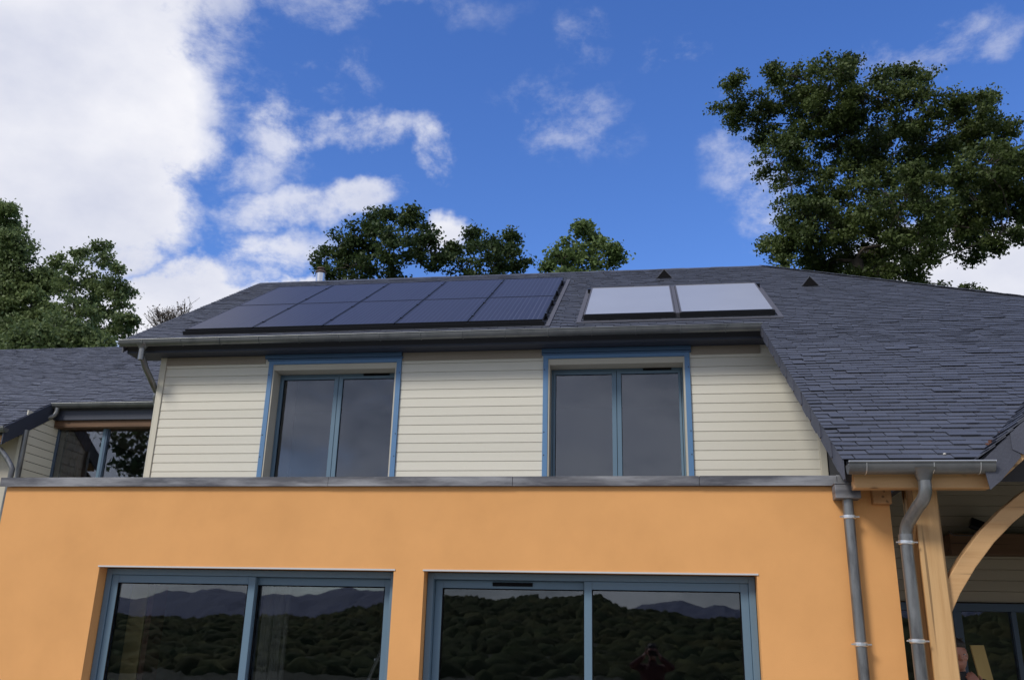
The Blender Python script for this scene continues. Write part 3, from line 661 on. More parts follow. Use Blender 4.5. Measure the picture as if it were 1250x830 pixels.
fix(brace([xmir(p_) for p_ in cp_])).build('brace', M['wood_x'], H, bevel=.006)
b = MB(); b.box(2*GXM-xp1, 2*GXM-xp0, yp, yp+.2, 0, zb0+.05); b.build('post', M['wood_z'], H, bevel=.01)
# gable roof of the porch
gzr = GZ0 + GP*(GXM-GX0); sl = math.hypot(1, GP); gn = Vector((-GP, 0, 1)).normalized(); gU = Vector((0, -1, 0)); gS = Vector((1, 0, GP)).normalized()
ybk = lambda z: YG - (ZG-z)/TA
b = MB()
for sgn in (1, -1):
    def g_(x, y, z): return (x if sgn > 0 else 2*GXM-x, y, z)
    poly = [g_(GX0, GY0, GZ0), g_(GXM, GY0, gzr), g_(GXM, ybk(gzr), gzr), g_(GX0, ybk(GZ0), GZ0)]
    if sgn > 0: poly = [poly[0], poly[1], poly[2], poly[3]]
    v, f = slab(poly, (-GP*sgn, 0, 1), .10); b.add(v, f)
PR = fix(b).build('porch_roof', M['slate_under'], H)
gl = (GXM-GX0)*sl
def clip_g(u0, u1, s, ln):
    z = GZ0 + s*gS.z; yb_ = ybk(z); ub = GY0 - yb_      # u = GY0 - y... from 0 (front) to negative (back)
    if u1 < ub: return None
    return 'full'
slate_field(PR, (GX0, GY0, GZ0), gU, gS, gn, -3.4, .03, gl, lambda a, b_, s, l: None if b_ < GY0-ybk(GZ0+s*gS.z) else 'full')
slate_field(PR, (2*GXM-GX0, GY0, GZ0), (0, 1, 0), Vector((-1, 0, GP)).normalized(), Vector((GP, 0, 1)).normalized(), -.03, 3.4, gl, lambda a, b_, s, l: None if a > ybk(GZ0+s*gS.z)-GY0 else 'full')
for sgn in (1, -1):
    nv = 9; step = (GXM-GX0)/nv
    for k in range(nv):                              # slate-hung front verge: overlapping pieces with cut corners
        x0 = GX0-.0+k*step; x1 = x0+step+.05; yy = GY0-.018-.007*(k % 2); hh = .215
        if k == 0: P = [(x0+.01, GZ0-.01), (x1, GZ0+GP*(x1-GX0)), (x1, GZ0+GP*(x1-GX0)-hh), (x0+.13, GZ0-hh+.055+.02), (x0+.045, GZ0-hh+.005), (x0+.03, GZ0-.10)]
        else: P = [(x0, GZ0+GP*(x0-GX0)), (x1, GZ0+GP*(x1-GX0)), (x1, GZ0+GP*(x1-GX0)-hh), (x0+.07, GZ0+GP*(x0+.07-GX0)-hh), (x0, GZ0+GP*(x0-GX0)-hh*.55)]
        if sgn < 0: P = [(2*GXM-x, z) for x, z in P]
        n_ = len(P); vv = [(x, yy, z) for x, z in P] + [(x, yy+.008, z) for x, z in P]
        bb = MB(); bb.add(vv, [tuple(range(n_))[::-1], tuple(range(n_, 2*n_))] + [(i, (i+1) % n_, (i+1) % n_+n_, i+n_) for i in range(n_)]); fix(bb).build('verge_slate', M['slate_dark'], PR)
    x0, x1 = (GX0+.03, GXM); z0 = GZ0-.235+GP*.06
    P = [Vector((x0+.05, GY0+.0, z0)), Vector((x1, GY0+.0, GZ0+GP*(x1-GX0)-.235))]
    if sgn < 0: P = [xmir(q) for q in P]
    bb = MB(); bb.obox(P[0], P[1]-P[0], (0, .10, 0), (0, 0, .07)); bb.build('barge_rafter', M['wood_x'], PR, bevel=.004)
    P2 = [Vector((GX0+.25, GY0+.25, GZ0+GP*.25-.26)), Vector((GXM, GY0+.25, gzr-.26))]
    if sgn < 0: P2 = [xmir(q) for q in P2]
    bb = MB(); bb.obox(P2[0], P2[1]-P2[0], (0, .12, 0), (0, 0, .14)); bb.build('rafter', M['wood_x'], PR, bevel=.004)
# rust-coloured moss caught in the valley, and a pebble on the slates
b = MB()
for k in range(46):
    t = rng.random(); c = plane_pt(1207+34*t+rng.normal()*1.6, 545-26*t+rng.normal()*1.4, .03); r = .006+rng.random()*.010
    b.obox(c-Vector((r,r,0)), (2*r, r*.4, 0), (-.3*r, 2*r, .2*r), (0, 0, r))
b.build('valley_moss', M['moss'], PR, kind='stuff')
pb = plane_pt(1153, 554, .025); b = MB(); bm = bmesh.new(); bmesh.ops.create_icosphere(bm, subdivisions=2, radius=.011)
for v_ in bm.verts: v_.co = Vector((v_.co.x*1.1, v_.co.y*.9, v_.co.z*.75))*(1+random.uniform(-.08, .08))
b.v = [tuple(v_.co+pb) for v_ in bm.verts]; b.f = [tuple(q.index for q in fc.verts) for fc in bm.faces]; bm.free()
tag(b.build('pebble', M['pebble'], smooth=True), 'small pale pebble lying on the slates just above the right-hand gutter', 'pebble')

b = MB(); q_ = [(8.1, 3.02), (YU-.03, 3.02), (YU-.03, rz(YU)-.24), (8.1, rz(8.1)-.24)]; b.prism(q_, UR+.01, UR+.07); fix(b).build('side_lining', M['slate_under'], H)
# porch back wall: boards, beam, sliding door
zd = at(1200, 736.5, YU).z
for r in range(0, 17):
    z = zd+.012 + r*PB
    if z > 4.5: break
    board_mesh('board', UR+.075, 7.2, z).build('board', M['porch_clad_shaded'], H)
for q_ in ((1.80, UR+.004, 4.6), (6.8, 7.2, zd)):
    b = MB(); b.box(q_[0], q_[1], YU, YU+.03, 0, q_[2]); b.build('porch_wall', M['wallrough'], H)
bz1, bz0 = at(1200,651,11.15).z, at(1200,676,11.15).z
b = MB(); b.box(at(1160,660,11.15).x, 7.0, 11.15, 11.42, bz0, bz1); b.build('wall_beam', M['wood_dark'], H, bevel=.006)
xdl = at(1096,800,YU-.02).x; x_s1 = at(1164,760,YU-.03).x; x_s2 = at(1174.5,760,YU-.03).x; x_t1, x_t2 = at(1240,800,YU).x, at(1246,800,YU).x
b = MB(); b.box(xdl, 6.8, YU-.05, YU+.06, zd-.085, zd); b.box(x_s1, x_s2, YU-.05, YU+.06, .05, zd-.085); b.box(x_t1, x_t2, YU-.05, YU+.06, .05, zd-.085); b.box(xdl, xdl+.06, YU-.05, YU+.06, .05, zd-.085); b.box(6.74, 6.8, YU-.05, YU+.06, .05, zd-.085)
b.box(xdl, 6.8, YU-.05, YU+.06, .0, .05)
PD = b.build('door', M['frame_dark'], H, bevel=.003, label='wide dark-framed sliding glass door under the porch')
for x0, x1 in ((xdl+.06, x_s1), (x_s2, x_t1), (x_t2, 6.74)):
    g_ = MB(); g_.box(x0+.002, x1-.002, YU, YU+.006, .05, zd-.09); g_.build('pane', M['glass'], PD)
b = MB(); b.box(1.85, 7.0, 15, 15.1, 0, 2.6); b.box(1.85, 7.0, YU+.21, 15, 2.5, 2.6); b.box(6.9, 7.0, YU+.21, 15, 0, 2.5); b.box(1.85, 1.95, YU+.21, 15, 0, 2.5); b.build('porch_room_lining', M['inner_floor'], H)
b = MB(); b.box(ORX+.01, 7.4, 6.6, YU, .008, .06); b.build('porch_floor', M['wallrough'], H)
# lower walls of the rest of the house so it stands closed
b = MB(); b.box(7.2, 9.4, YU, YU+.2, 0, 4.6); b.box(9.2, 9.4, YU+.2, 2*YR-YU-.2, 0, ZG-.1); b.build('side_wall', M['wallrough'], H)

# chimney flue behind the ridge
fp = at(390.5, 345, 15.6); fz1 = at(390.5, 333.5, 15.6).z; r_ = .088
b = MB(); b.tube([(fp.x, 15.6, ZR-.5), (fp.x, 15.6, fz1)], r_, 20); CH = b.build('chimney', M['steel'], ROOF, smooth=True)
b = MB(); b.tube([(fp.x, 15.6, fz1-.012), (fp.x, 15.6, fz1+.01), (fp.x, 15.6, fz1+.03)], [r_*1.12, r_*1.28, r_*1.05], 20); b.tube([(fp.x, 15.6, fz1+.03), (fp.x, 15.6, fz1+.085)], r_*.62, 16); b.tube([(fp.x, 15.6, fz1+.085), (fp.x, 15.6, fz1+.10), (fp.x, 15.6, fz1+.115)], [r_*.95, r_*.9, .01], 16)
b.v = b.v; cw = b.build('cowl', M['rust'], H, smooth=True)
# triangular roof vents
for (px_, py_) in ((811, 340.5), (989, 350)):
    c = plane_pt(px_, py_, .01); w, h, dp = .125, .155, .30
    v = [c+Vector((-w,0,0)), c+Vector((w,0,0)), c+Vector((0,0,h)), c+Vector((-w*.2,dp,dp*TA)), c+Vector((w*.2,dp,dp*TA)), c+Vector((0,dp*.98,dp*TA+.004))]
    b = MB(); b.add(v, [(0,1,2),(0,2,5,3),(1,4,5,2),(3,5,4),(0,3,4,1)]); ve = b.build('roof_vent', M['slate_dark'], ROOF)
    b = MB(); i = .95; cc = c+Vector((0,-.022,h*.36)); t3 = [cc+(q-(c+Vector((0,0,h*.33))))*i for q in (v[0], v[1], v[2])]; b.add(t3+[q+Vector((0,.003,0)) for q in t3], [(0,1,2),(5,4,3),(0,3,4,1),(1,4,5,2),(2,5,3,0)]); o = b.build('vent_mouth', M['gasket'], H)
    for q in (-1, 1):
        b = MB(); b.obox(c+Vector((q*(w+.01), -.012, -.002)), Vector((-q*(w+.01), 0, h+.012)), (0, .05, .01), Vector((0, 0, .012))); fix(b).build('vent_cheek', M['slate'], H)

# flashings round the panels
def on_roof(x, y, off): return Vector((x, y-SA*off, rz(y)+CA*off))
def strip(name, x0, x1, y0, y1, off, t, m, parent):
    b = MB(); b.obox(on_roof(x0, y0, off), (x1-x0, 0, 0), (0, y1-y0, (y1-y0)*TA), NF*t); return b.build(name, m, parent)
PX0, PY0, PY1, PW = -6.371, 11.255, 14.208, 1.01
TX0, TX1, TY0, TY1 = -.808, 1.665, 11.428, 13.201
strip('flashing', PX0+5*PW+.03, PX0+5*PW+.085, PY0-.12, PY1+.1, .02, .012, M['flash'], ROOF)
strip('flashing', TX0-.09, TX0-.03, TY0-.1, TY1+.12, .02, .012, M['flash'], ROOF)
strip('flashing', TX1+.03, TX1+.09, TY0-.1, TY1+.08, .02, .012, M['flash'], ROOF)
strip('flashing', TX0-.09, TX1+.09, TY1+.12, TY1+.17, .021, .012, M['flash'], ROOF)
strip('flashing', TX0-.09, TX1+.09, TY0-.15, TY0-.10, .019, .012, M['flash'], ROOF)

# ------------------------------------------------------------------ solar panels: ten, each its own thing
RX = Matrix.Rotation(AL, 4, 'X')
def local_part(name, b, m, root, bevel=0):
    o = bpy.data.objects.new(name, b.mesh(name, m)); COL.objects.link(o); o.parent = root
    if bevel: md = o.modifiers.new('bevel', 'BEVEL'); md.width = bevel; md.segments = 1
    return o
plen = (PY1-PY0)/CA/2
def make_pv():
    r = bpy.data.objects.new('photovoltaic_module', None); COL.objects.link(r)
    w, l = PW-.018, plen-.015
    b = MB(); e = .011; b.box(0, e, 0, l, .055, .095); b.box(w-e, w, 0, l, .055, .095); b.box(e, w-e, 0, e, .055, .095); b.box(e, w-e, l-e, l, .055, .095); local_part('frame', b, M['black'], r)
    b = MB(); b.box(e, w-e, e, l-e, .075, .092); local_part('cells', b, M['cells'], r)
    for q in (.22, .78):
        b = MB(); b.box(-.01, w+.028, l*q-.02, l*q+.02, .014, .054); local_part('rail', b, M['black'], r)
        b = MB(); b.box(w-.006, w+.026, l*q-.03, l*q+.03, .0545, .103); local_part('clamp', b, M['black'], r)
    return r
pv0 = make_pv()
colw = ['far left', 'second', 'middle', 'fourth', 'far right']
n_ = 0
for row in range(2):
    for c_ in range(5):
        r = pv0
        if n_:
            r = pv0.copy(); COL.objects.link(r)
            for ch in pv0.children: k_ = ch.copy(); COL.objects.link(k_); k_.parent = r
        y = PY0 + row*plen*CA
        r.matrix_world = Matrix.Translation(on_roof(PX0+c_*PW, y, 0)) @ RX
        rw = 'lower row nearest the gutter' if row == 0 else 'upper row nearest the ridge'
        txt = ['leftmost panel', 'second panel from the left', 'middle panel', 'fourth panel from the left', 'rightmost panel'][c_]
        tag(r, f'dark blue solar panel, {txt} in the {rw}', 'solar panel', 'photovoltaic panels on the slate roof'); n_ += 1
b = MB()                                             # dark apron closing the foot of the array
b.obox(on_roof(PX0-.02, PY0-.035, .012), (5*PW+.03, 0, 0), (0, .02, .02*TA), NF*.062); tag(b.build('panel_skirt', M['black']), 'long black skirt strip along the foot of the ten solar panels', 'panel skirt')
# two thermal collectors
def make_col(w, l):
    r = bpy.data.objects.new('solar_collector', None); COL.objects.link(r)
    b = MB(); e = .02; b.box(0, e, 0, l, .02, .10); b.box(w-e, w, 0, l, .02, .10); b.box(e, w-e, l-e, l, .02, .10); local_part('frame', b, M['flash'], r, .003); b = MB(); b.box(e, w-e, .0, e, .02, .10); b.box(-.004, w+.004, -.012, -.002, .012, .088); local_part('front_panel', b, M['black'], r)
    b = MB(); b.box(e, w-e, e, l-e, .06, .094); local_part('glazing', b, M['collector'], r)
    return r
tw = (TX1-TX0-.064)/2; tl = (TY1-TY0)/CA
col0 = make_col(tw, tl); col0.matrix_world = Matrix.Translation(on_roof(TX0, TY0, 0)) @ RX
tag(col0, 'pale glazed solar water collector, the one nearer the dark panels', 'solar collector', 'solar water collectors on the slate roof')
c2 = col0.copy(); COL.objects.link(c2)
for ch in col0.children: k_ = ch.copy(); COL.objects.link(k_); k_.parent = c2
c2.matrix_world = Matrix.Translation(on_roof(TX1-tw, TY0, 0)) @ RX
tag(c2, 'pale glazed solar water collector, the one nearer the hip, pipe stub at its top corner', 'solar collector', 'solar water collectors on the slate roof')
b = MB(); b.box(.005, .058, 0, tl, .02, .088); b_o = bpy.data.objects.new('cover_strip', b.mesh('cover_strip', M['flash'])); COL.objects.link(b_o); b_o.parent = col0; b_o.location = (tw, 0, 0)
for o_, xx in ((c2, tw+.012), (col0, -.055)):
    b = MB(); b.box(xx, xx+.045, tl-.10, tl-.02, .03, .095); local_part('pipe_stub', b, M['black'], o_)

# ------------------------------------------------------------------ left wing behind
XV = -10.36; YGl, ZGl = 14.2, 3.9+ZE; YLl = 14.2-13*((YG-YL)/49); YFl = 14.5
def lz(y): return ZGl + TA*(y-YGl)
YRl = 17.87
LW = empty('house_wing', (-11, 16, 0)); tag(LW, 'set-back slate-roofed wing with a dark two-leaf window, left of the main house', 'house')
XA, XE = -17, -7.3
b = MB(); v, f = slab([(XV,YGl,lz(YGl)),(XE,YGl,lz(YGl)),(XE,YRl,lz(YRl)),(XA,YRl,lz(YRl)),(XA,YLl,lz(YLl)),(XV,YLl,lz(YLl))], NF, .14); b.add(v, f)
v, f = slab([(XE,2*YRl-YLl,lz(YLl)),(XA,2*YRl-YLl,lz(YLl)),(XA,YRl+.001,lz(YRl)),(XE,YRl+.001,lz(YRl))], (0, SA, CA), .14); b.add(v, f)
LR = b.build('roof', M['slate_under'], LW)
so_ = (0, YLl, lz(YLl)); sL = (YGl-YLl)/CA
slate_field(LR, so_, (1,0,0), (0,CA,SA), NF, XA, XV, sL, None, over=.055)
slate_field(LR, (0, YLl+sL*CA, lz(YLl+sL*CA)), (1,0,0), (0,CA,SA), NF, XA, XE, (YRl-YGl)/CA, lambda a, b_, s, l: 'full', near=lambda i: -13.2 < i[1] < -8.9, ncount=300)
slate_field(LR, (0, 2*YRl-YLl, lz(YLl)), (-1,0,0), (0,-CA,SA), (0,SA,CA), -XE, -XA, (YRl-YLl)/CA, None, e=.2, w=.4)
b = MB(); x = XA
while x < XE: b.obox((x, YRl+.02, lz(YRl)+.02), (.225,0,0), (0,-.14*CA,-.14*SA), (0,-.003,.008)); x += .23
b.build('ridge_course', M['slate'], LR, kind='stuff')
LGT = half_gutter('gutter', XV+.02, XE, YGl-.0, lz(YGl)-.02, .07, LW); half_gutter('gutter', XA, XV+.05, YLl-.0, lz(YLl)-.02, .07, LW)
b = MB(); b.box(XV, XE, YGl+.08, YGl+.10, ZGl-.28, ZGl-.03); b.build('fascia', M['fascia'], LW)
b = MB(); b.box(XV+.02, XE, YGl+.12, YFl+.05, ZGl-.40, ZGl-.285); b.build('lintel_board', M['wood_dark'], LW)
b = MB(); b.box(XA, XV-.05, YLl+.09, YLl+.2, lz(YLl)-.22, lz(YLl)-.08); b.build('eave_beam', M['wood_x'], LW)
Ll = (YGl-YLl)/CA; b = MB(); b.obox((XV+.005, YLl, lz(YLl)+.01), (0, Ll*CA, Ll*SA), (0, 0, -.30), (.02, 0, 0)); b.build('verge_board', M['fascia'], LR)
zwt = at(130, 517, YFl).z; wx0 = at(66, 540, YFl).x; wm0, wm1 = at(122.5,560,YFl).x, at(128,560,YFl).x
b = MB(); b.box(XV, wx0, YFl, YFl+.2, 0, lz(YGl)-.1); b.box(-8.3, XE, YFl, YFl+.2, 0, lz(YGl)-.1); b.box(wx0, -8.3, YFl, YFl+.2, zwt, lz(YGl)-.1); b.box(wx0, -8.3, YFl, YFl+.2, 0, 2.9)
b.box(XA, XV-.012, YLl+.5, YLl+.7, 0, lz(YLl)-.05); b.box(XA, XA+.2, YLl+.7, 2*YRl-YLl-.5, 0, lz(YLl)); b.box(XA, XE, 2*YRl-YLl-.7, 2*YRl-YLl-.5, 0, lz(YLl))
b.build('wing_wall', M['wallrough'], LW)
for r in range(16):                                  # boards on the return wall
    z = 3.0+r*PB*1.15; h = PB*1.15
    if z+h > lz(YLl+.6)+.35: break
    b = MB(); b.obox((XV-.012, YLl+.50, z+.006), (.020, 0, 0), (0, YFl-YLl-.5, 0), (0, 0, h-.012)); b.build('board', M['cream'], LW)
b = MB(); b.box(XV-.05, XV+.035, YLl+.47, YLl+.498, 0, lz(YLl)-.03); b.build('corner_trim', M['cream_trim'], LW)
fr = MB(); fr.box(wx0, wx0+.07, YFl-.04, YFl+.05, 2.9, zwt-.07); fr.box(wx0, -8.3, YFl-.04, YFl+.05, zwt-.07, zwt); fr.box(wm0, wm1, YFl-.045, YFl+.05, 2.9, zwt-.07); fr.box(-8.37, -8.3, YFl-.04, YFl+.05, 2.9, zwt-.07)
LWN = fr.build('window', M['frame_dark'], LW, bevel=.003)
fr = MB(); fr.box(wm0-.002, wm0+.05, YFl-.05, YFl-.046, 2.9, zwt-.08); fr.build('sash_stile', M['frame'], LWN)
for x0, x1 in ((wx0+.07, wm0), (wm1, -8.37)):
    g_ = MB(); g_.box(x0+.002, x1-.002, YFl, YFl+.006, 2.9, zwt-.07); g_.build('pane', M['glass'], LWN)
b = MB(); b.box(XV, XE, 17.4, 17.5, 2.8, 5.3); b.box(XV, XE, YFl+.21, 17.4, 2.8, 2.85); b.box(XV, XE, YFl+.21, 17.4, 5.2, 5.3); b.build('room_lining', M['inner_floor'], LW)
for q in range(3):
    b = MB(); xx = at(84+q*9, 540, 14.9).x; pts = [(xx+.03*math.sin(k*1.3+q)+k*.012, 14.95+.05*math.cos(k*1.7), 5.2-k*.3) for k in range(8)]; b.tube(pts, .09, 8); b.build('curtain', mat('brown_curtain', (.13, .07, .05), .9), LW, smooth=True)
# wing downpipes
ex = at(70,499,YGl-.0).x; ez = lz(YGl)-.08
q1 = at(56, 513, YGl-.1)
pts = [Vector((ex, YGl, ez))] + arc((ex, YGl, ez-.16), (ex, YGl, ez-.05), (ex-.14, YGl-.08, ez-.22)) + [at(33, 522, 13.75)]
b = MB(); b.tube(pts, .042, 10); b.build('downpipe', M['pipe'], LW, smooth=True)
pa = at(32, 525, 13.62); b = MB(); b.tube([pa, at(22, 576, 13.62), at(17,600,13.62)], .05, 10); b.build('downpipe', M['pipe'], LW, smooth=True)
pts = [at(-14,536,13.2)] + arc(at(8,556,13.3), at(-2,547,13.25), at(15,572,13.3)) + [at(9,600,13.3), Vector((at(9,600,13.3).x, 13.3, .1))]
b = MB(); b.tube(pts, .045, 10); b.build('downpipe', M['pipe'], LW, smooth=True)

# ------------------------------------------------------------------ things in and around the house
fl = at(1194, 640, 11.05)
FLt = empty('floodlight', at(1193, 651.5, 11.2)); tag(FLt, 'small black floodlight standing on the dark beam under the porch', 'floodlight')
c0 = Vector(FLt.location); 
b = MB(); b.box(c0.x-.02, c0.x+.02, c0.y-.02, c0.y+.02, c0.z, c0.z+.03); b.build('bracket', M['black'], FLt)
b = MB(); q = Matrix.Rotation(R_(22), 3, 'Y') @ Matrix.Rotation(R_(-20), 3, 'X'); ctr = c0+Vector((0, -.02, .10))
b.obox(ctr - q@Vector((.075,.03,.06)), q@Vector((.15,0,0)), q@Vector((0,.06,0)), q@Vector((0,0,.12))); b.build('lamp_head', M['black'], FLt, bevel=.008)
b = MB(); b.obox(ctr - q@Vector((.06,.034,.045)), q@Vector((.12,0,0)), q@Vector((0,.003,0)), q@Vector((0,0,.09))); b.build('lens', M['gasket'], FLt)
# a length of flex on the beam
b = MB(); b.tube([at(1158,648,11.1), at(1161,651,11.1), at(1165,653,11.12), at(1180,653.3,11.12), at(1192,653,11.14)], .006, 6); tag(b.build('cable', M['black'], smooth=True), 'thin dark cable running along the porch beam to the floodlight', 'cable')
# leaning pale board in front of the porch door
a0, a1 = at(1184.5,787,10.6), at(1201,787,10.6); bot = at(1200,870,10.45)
wv = a1-a0; b = MB(); dn = Vector((.16, -.25, -a0.z+.07)); b.obox(a0, wv, (0, .03, 0), dn); fix(b)
tag(b.build('plank', M['pine'], bevel=.003), 'pale pine plank leaning behind the man under the porch', 'plank')
# inside the living room: timber post, curtains, step ladder
x0 = at(152,780,7.75).x; b = MB(); b.box(x0, x0+.155, 7.75, 7.93, .06, 2.08+.0); b.build('post', M['pine'], H, label='pale timber post inside the left window')
x0 = at(176,780,7.75).x; b = MB(); b.box(x0, x0+.05, 7.72, 7.95, .06, 2.06); b.build('post_casing', mat('red_brown_casing', (.16, .06, .04), .7), H)
x0 = at(316,780,7.8).x; b = MB()
for k in range(7): b.tube([(x0+k*.035, 7.85+.02*math.sin(k*2.1), .06), (x0+k*.033, 7.85+.02*math.sin(k*2.1+1), 2.2)], .024, 8)
b.build('curtain', M['curtain'], H, smooth=True)
SL = empty('stepladder', (at(455,830,8.3).x, 8.3, .06)); tag(SL, 'aluminium stepladder seen through the right leaf of the left ground-floor window', 'stepladder')
l0 = at(470,783,8.3); xb = l0.x-.62
for (yy) in (8.3, 8.68):
    b = MB(); b.tube([(l0.x, yy, l0.z), (xb, yy, .06)], .018, 8); b.build('rail', M['alu'], SL); b = MB(); b.tube([(l0.x, yy, l0.z), (l0.x+.55, yy, .06)], .014, 8); b.build('leg', M['alu'], SL)
for k in range(6):
    t = (k+.6)/6.2; xx = l0.x+(xb-l0.x)*t; zz = l0.z+(.06-l0.z)*t; b = MB(); b.box(xx-.03, xx+.03, 8.3, 8.68, zz-.01, zz+.01); b.build('step', M['alu'], SL)

# ------------------------------------------------------------------ trees
def leaf_mesh(name, C, size, m, droop=0.):
    n = len(C); d = rng.normal(size=(n, 3)); d /= np.linalg.norm(d, axis=1)[:, None]
    e = rng.normal(size=(n, 3)); e -= (e*d).sum(1)[:, None]*d; e /= np.linalg.norm(e, axis=1)[:, None]
    s = size*(.6+.8*rng.random(n))[:, None]; nn = np.cross(d, e)
    V = np.empty((n, 4, 3)); V[:, 0] = C-d*s*.5; V[:, 1] = C+e*s*.32+nn*s*.10; V[:, 2] = C+d*s*.5; V[:, 3] = C-e*s*.32+nn*s*.10
    me = bpy.data.meshes.new(name); me.vertices.add(4*n); me.vertices.foreach_set('co', V.ravel().astype(np.float32))
    me.loops.add(4*n); me.loops.foreach_set('vertex_index', np.arange(4*n, dtype=np.int32))
    me.polygons.add(n); me.polygons.foreach_set('loop_start', np.arange(0, 4*n, 4, dtype=np.int32)); me.polygons.foreach_set('loop_total', np.full(n, 4, np.int32))
    me.materials.append(m); me.update(calc_edges=True); return me
def tree(name, label, cat, Y, lobes, base_px, m, leaf=.22, sprig=.5, dens=1., depth=.8, trunk_r=.35, group=None, ybase=None, bark='bark', subs=9, spot=None):
    at = spot or globals()['at']; own = len(lobes)
    """lobes: crown masses as (px, py, radius px); each becomes twiggy sprigs spread through a real volume"""
    bx = at(base_px, 500, Y).x
    root = empty(name, (bx, Y, 0)); tag(root, label, cat, group)
    pm = (at(700, 200, Y)-at(701, 200, Y)).length     # metres per pixel there
    tb = MB(); C = []; top = np.mean([at(p, q, Y).z for p, q, r in lobes])
    fork = Vector((bx, Y, top*.55)); n0 = 7
    tb.tube([Vector((bx, Y, 0)), Vector((bx+.05, Y, fork.z*.5)), fork, Vector((bx-.1, Y+.1, top*.8))], [trunk_r*1.25, trunk_r, trunk_r*.75, trunk_r*.4], 10)
    if not spot:                                     # the crown goes on downward behind the roof
        mw = (max(p for p, q, r in lobes)-min(p for p, q, r in lobes))/2; lo = max(q for p, q, r in lobes); mc = sum(p for p, q, r in lobes)/len(lobes)
        if mw > 20: lobes = lobes + [(mc+mw*a*.75, lo+mw*.32*b_, mw*.26) for b_ in (.95, 1.7, 2.4) for a in ((-.8, -.3, .3) if b_ < 2 else (-.45, .4))]
    nodes = [(fork, trunk_r*.3), (Vector((bx-.1, Y+.1, top*.8)), trunk_r*.28)]; todo = []
    for (p, q, r) in lobes:
        R = r*pm; todo.append((at(p, q, Y+rng.normal()*depth*R*1.1), R))
    todo.sort(key=lambda t_: (t_[0]-fork).length)
    for c, R in todo:
        h0, hr = min(nodes, key=lambda nd: (nd[0]-c).length + .25*(nd[0]-fork).length); hr = min(hr, trunk_r*.2); r1 = max(trunk_r*.06, hr*.6)
        mid = h0.lerp(c, .5)+Vector((rng.normal()*.15*R, rng.normal()*.15*R, .12*R)); tb.tube([h0, h0.lerp(mid, .5)+Vector((rng.normal()*.06*R, 0, -.03*R)), mid, c], [hr*.8, hr*.7, (hr+r1)/2*.8, r1*.8], 6); nodes.append((c, r1))
        ns = max(8, int(2.6*subs*(R/1.2)**2))
        for k in range(ns):
            u = Vector(rng.normal(size=3)).normalized(); rr = R*(.35+.65*random.random()**.6)
            e = c + Vector((u.x*rr, u.y*rr*depth, u.z*rr*.85))
            tb.tube([c.lerp(e, .35), c.lerp(e, .7)+Vector((0, 0, .05*R)), e], [.016, .012, .006], 4, cap=False)
            nl = int(dens*(sprig/leaf)**2*19*random.uniform(.5, 1.4)); ax = (u+Vector((0,0,.3))).normalized()
            g_ = rng.normal(size=(nl, 3))*sprig*np.array([.62, .62, .34])
            C.append(g_ + np.array(e))
    tr = tb.build('trunk', M[bark], root, smooth=True)
    C = np.concatenate(C); cc = Vector(C.mean(0)); cr_ = link('crown', leaf_mesh('crown', C-np.array(cc), leaf, m), root, cc)
    return root
# big oak, upper right
oak = [(905,110,22),(890,140,24),(925,150,34),(950,190,34),(975,150,36),(980,225,34),(955,115,26),(990,100,28),(1020,85,24),(1010,130,44),(1035,175,50),(1070,120,38),(1095,95,24),(1110,135,36),
       (1120,100,22),(1085,190,52),(1140,170,42),(1165,120,20),(1185,130,22),(1205,125,16),(1180,165,36),(1210,165,28),(1225,155,16),(1235,195,26),(1200,205,40),(1150,225,50),(1100,250,55),(1045,245,52),(1000,275,42),(975,300,34),
       (945,305,16),(1030,305,44),(1075,300,44),(1200,255,44),(1235,240,36),(1160,275,38),(1185,295,30),(1225,285,26),(1125,300,28),(965,260,22),(1250,215,34),(1275,250,40),(1280,190,38),(1000,325,26),(1060,335,34),(1110,335,20),(1035,55+25,16),(945,90,12),(1290,290,28),(960,330,20)]
tree('oak_tree', 'large dark green oak rising behind the right end of the roof', 'tree', 34, oak, 1070, M['leaf_oak'], leaf=.135, sprig=.30, dens=1.3, subs=10, trunk_r=.55, depth=.9)
tree('oak_tree', 'broad dark tree behind the ridge just right of the metal flue', 'tree', 30, [(395,318,20),(415,300,22),(440,285,22),(455,265,14),(462,278,14),(445,310,30),(480,300,26),(500,272,18),(505,262,10),(515,285,20),(520,305,24),(490,325,26),(430,325,26),(535,320,18),(475,262,8),(405,330,20)], 470, M['leaf_dark'], leaf=.14, sprig=.27, subs=14, trunk_r=.3, group='dark trees behind the ridge')
tree('oak_tree', 'lower dark tree with two pointed tops behind the ridge', 'tree', 31, [(560,322,22),(572,300,16),(578,285,8),(590,310,20),(605,320,20),(620,300,12),(622,288,6),(622,315,18),(640,325,12),(550,305,12),(600,298,10)], 590, M['leaf_dark'], leaf=.14, sprig=.24, subs=16, trunk_r=.25, group='dark trees behind the ridge')
tree('maple_tree', 'lighter green tree alone behind the ridge between panels and collectors', 'tree', 29, [(685,318,18),(700,300,18),(710,283,10),(712,276,5),(725,295,14),(735,312,20),(750,318,12),(712,320,22),(670,325,8),(748,305,7)], 712, M['leaf_light'], leaf=.14, sprig=.24, subs=18, trunk_r=.22)
tree('beech_tree', 'tall dense tree at the left edge of the photo, highest of the left trees', 'tree', 36, [(0,270,26),(-20,300,50),(20,300,28),(30,345,36),(5,350,44),(35,385,40),(0,400,44),(60,390,30),(-60,340,60),(20,420,40),(8,255,12),(60,345,22),(75,415,30)], 5, M['leaf_left'], leaf=.16, sprig=.34, subs=16, trunk_r=.45, group='trees left of the house')
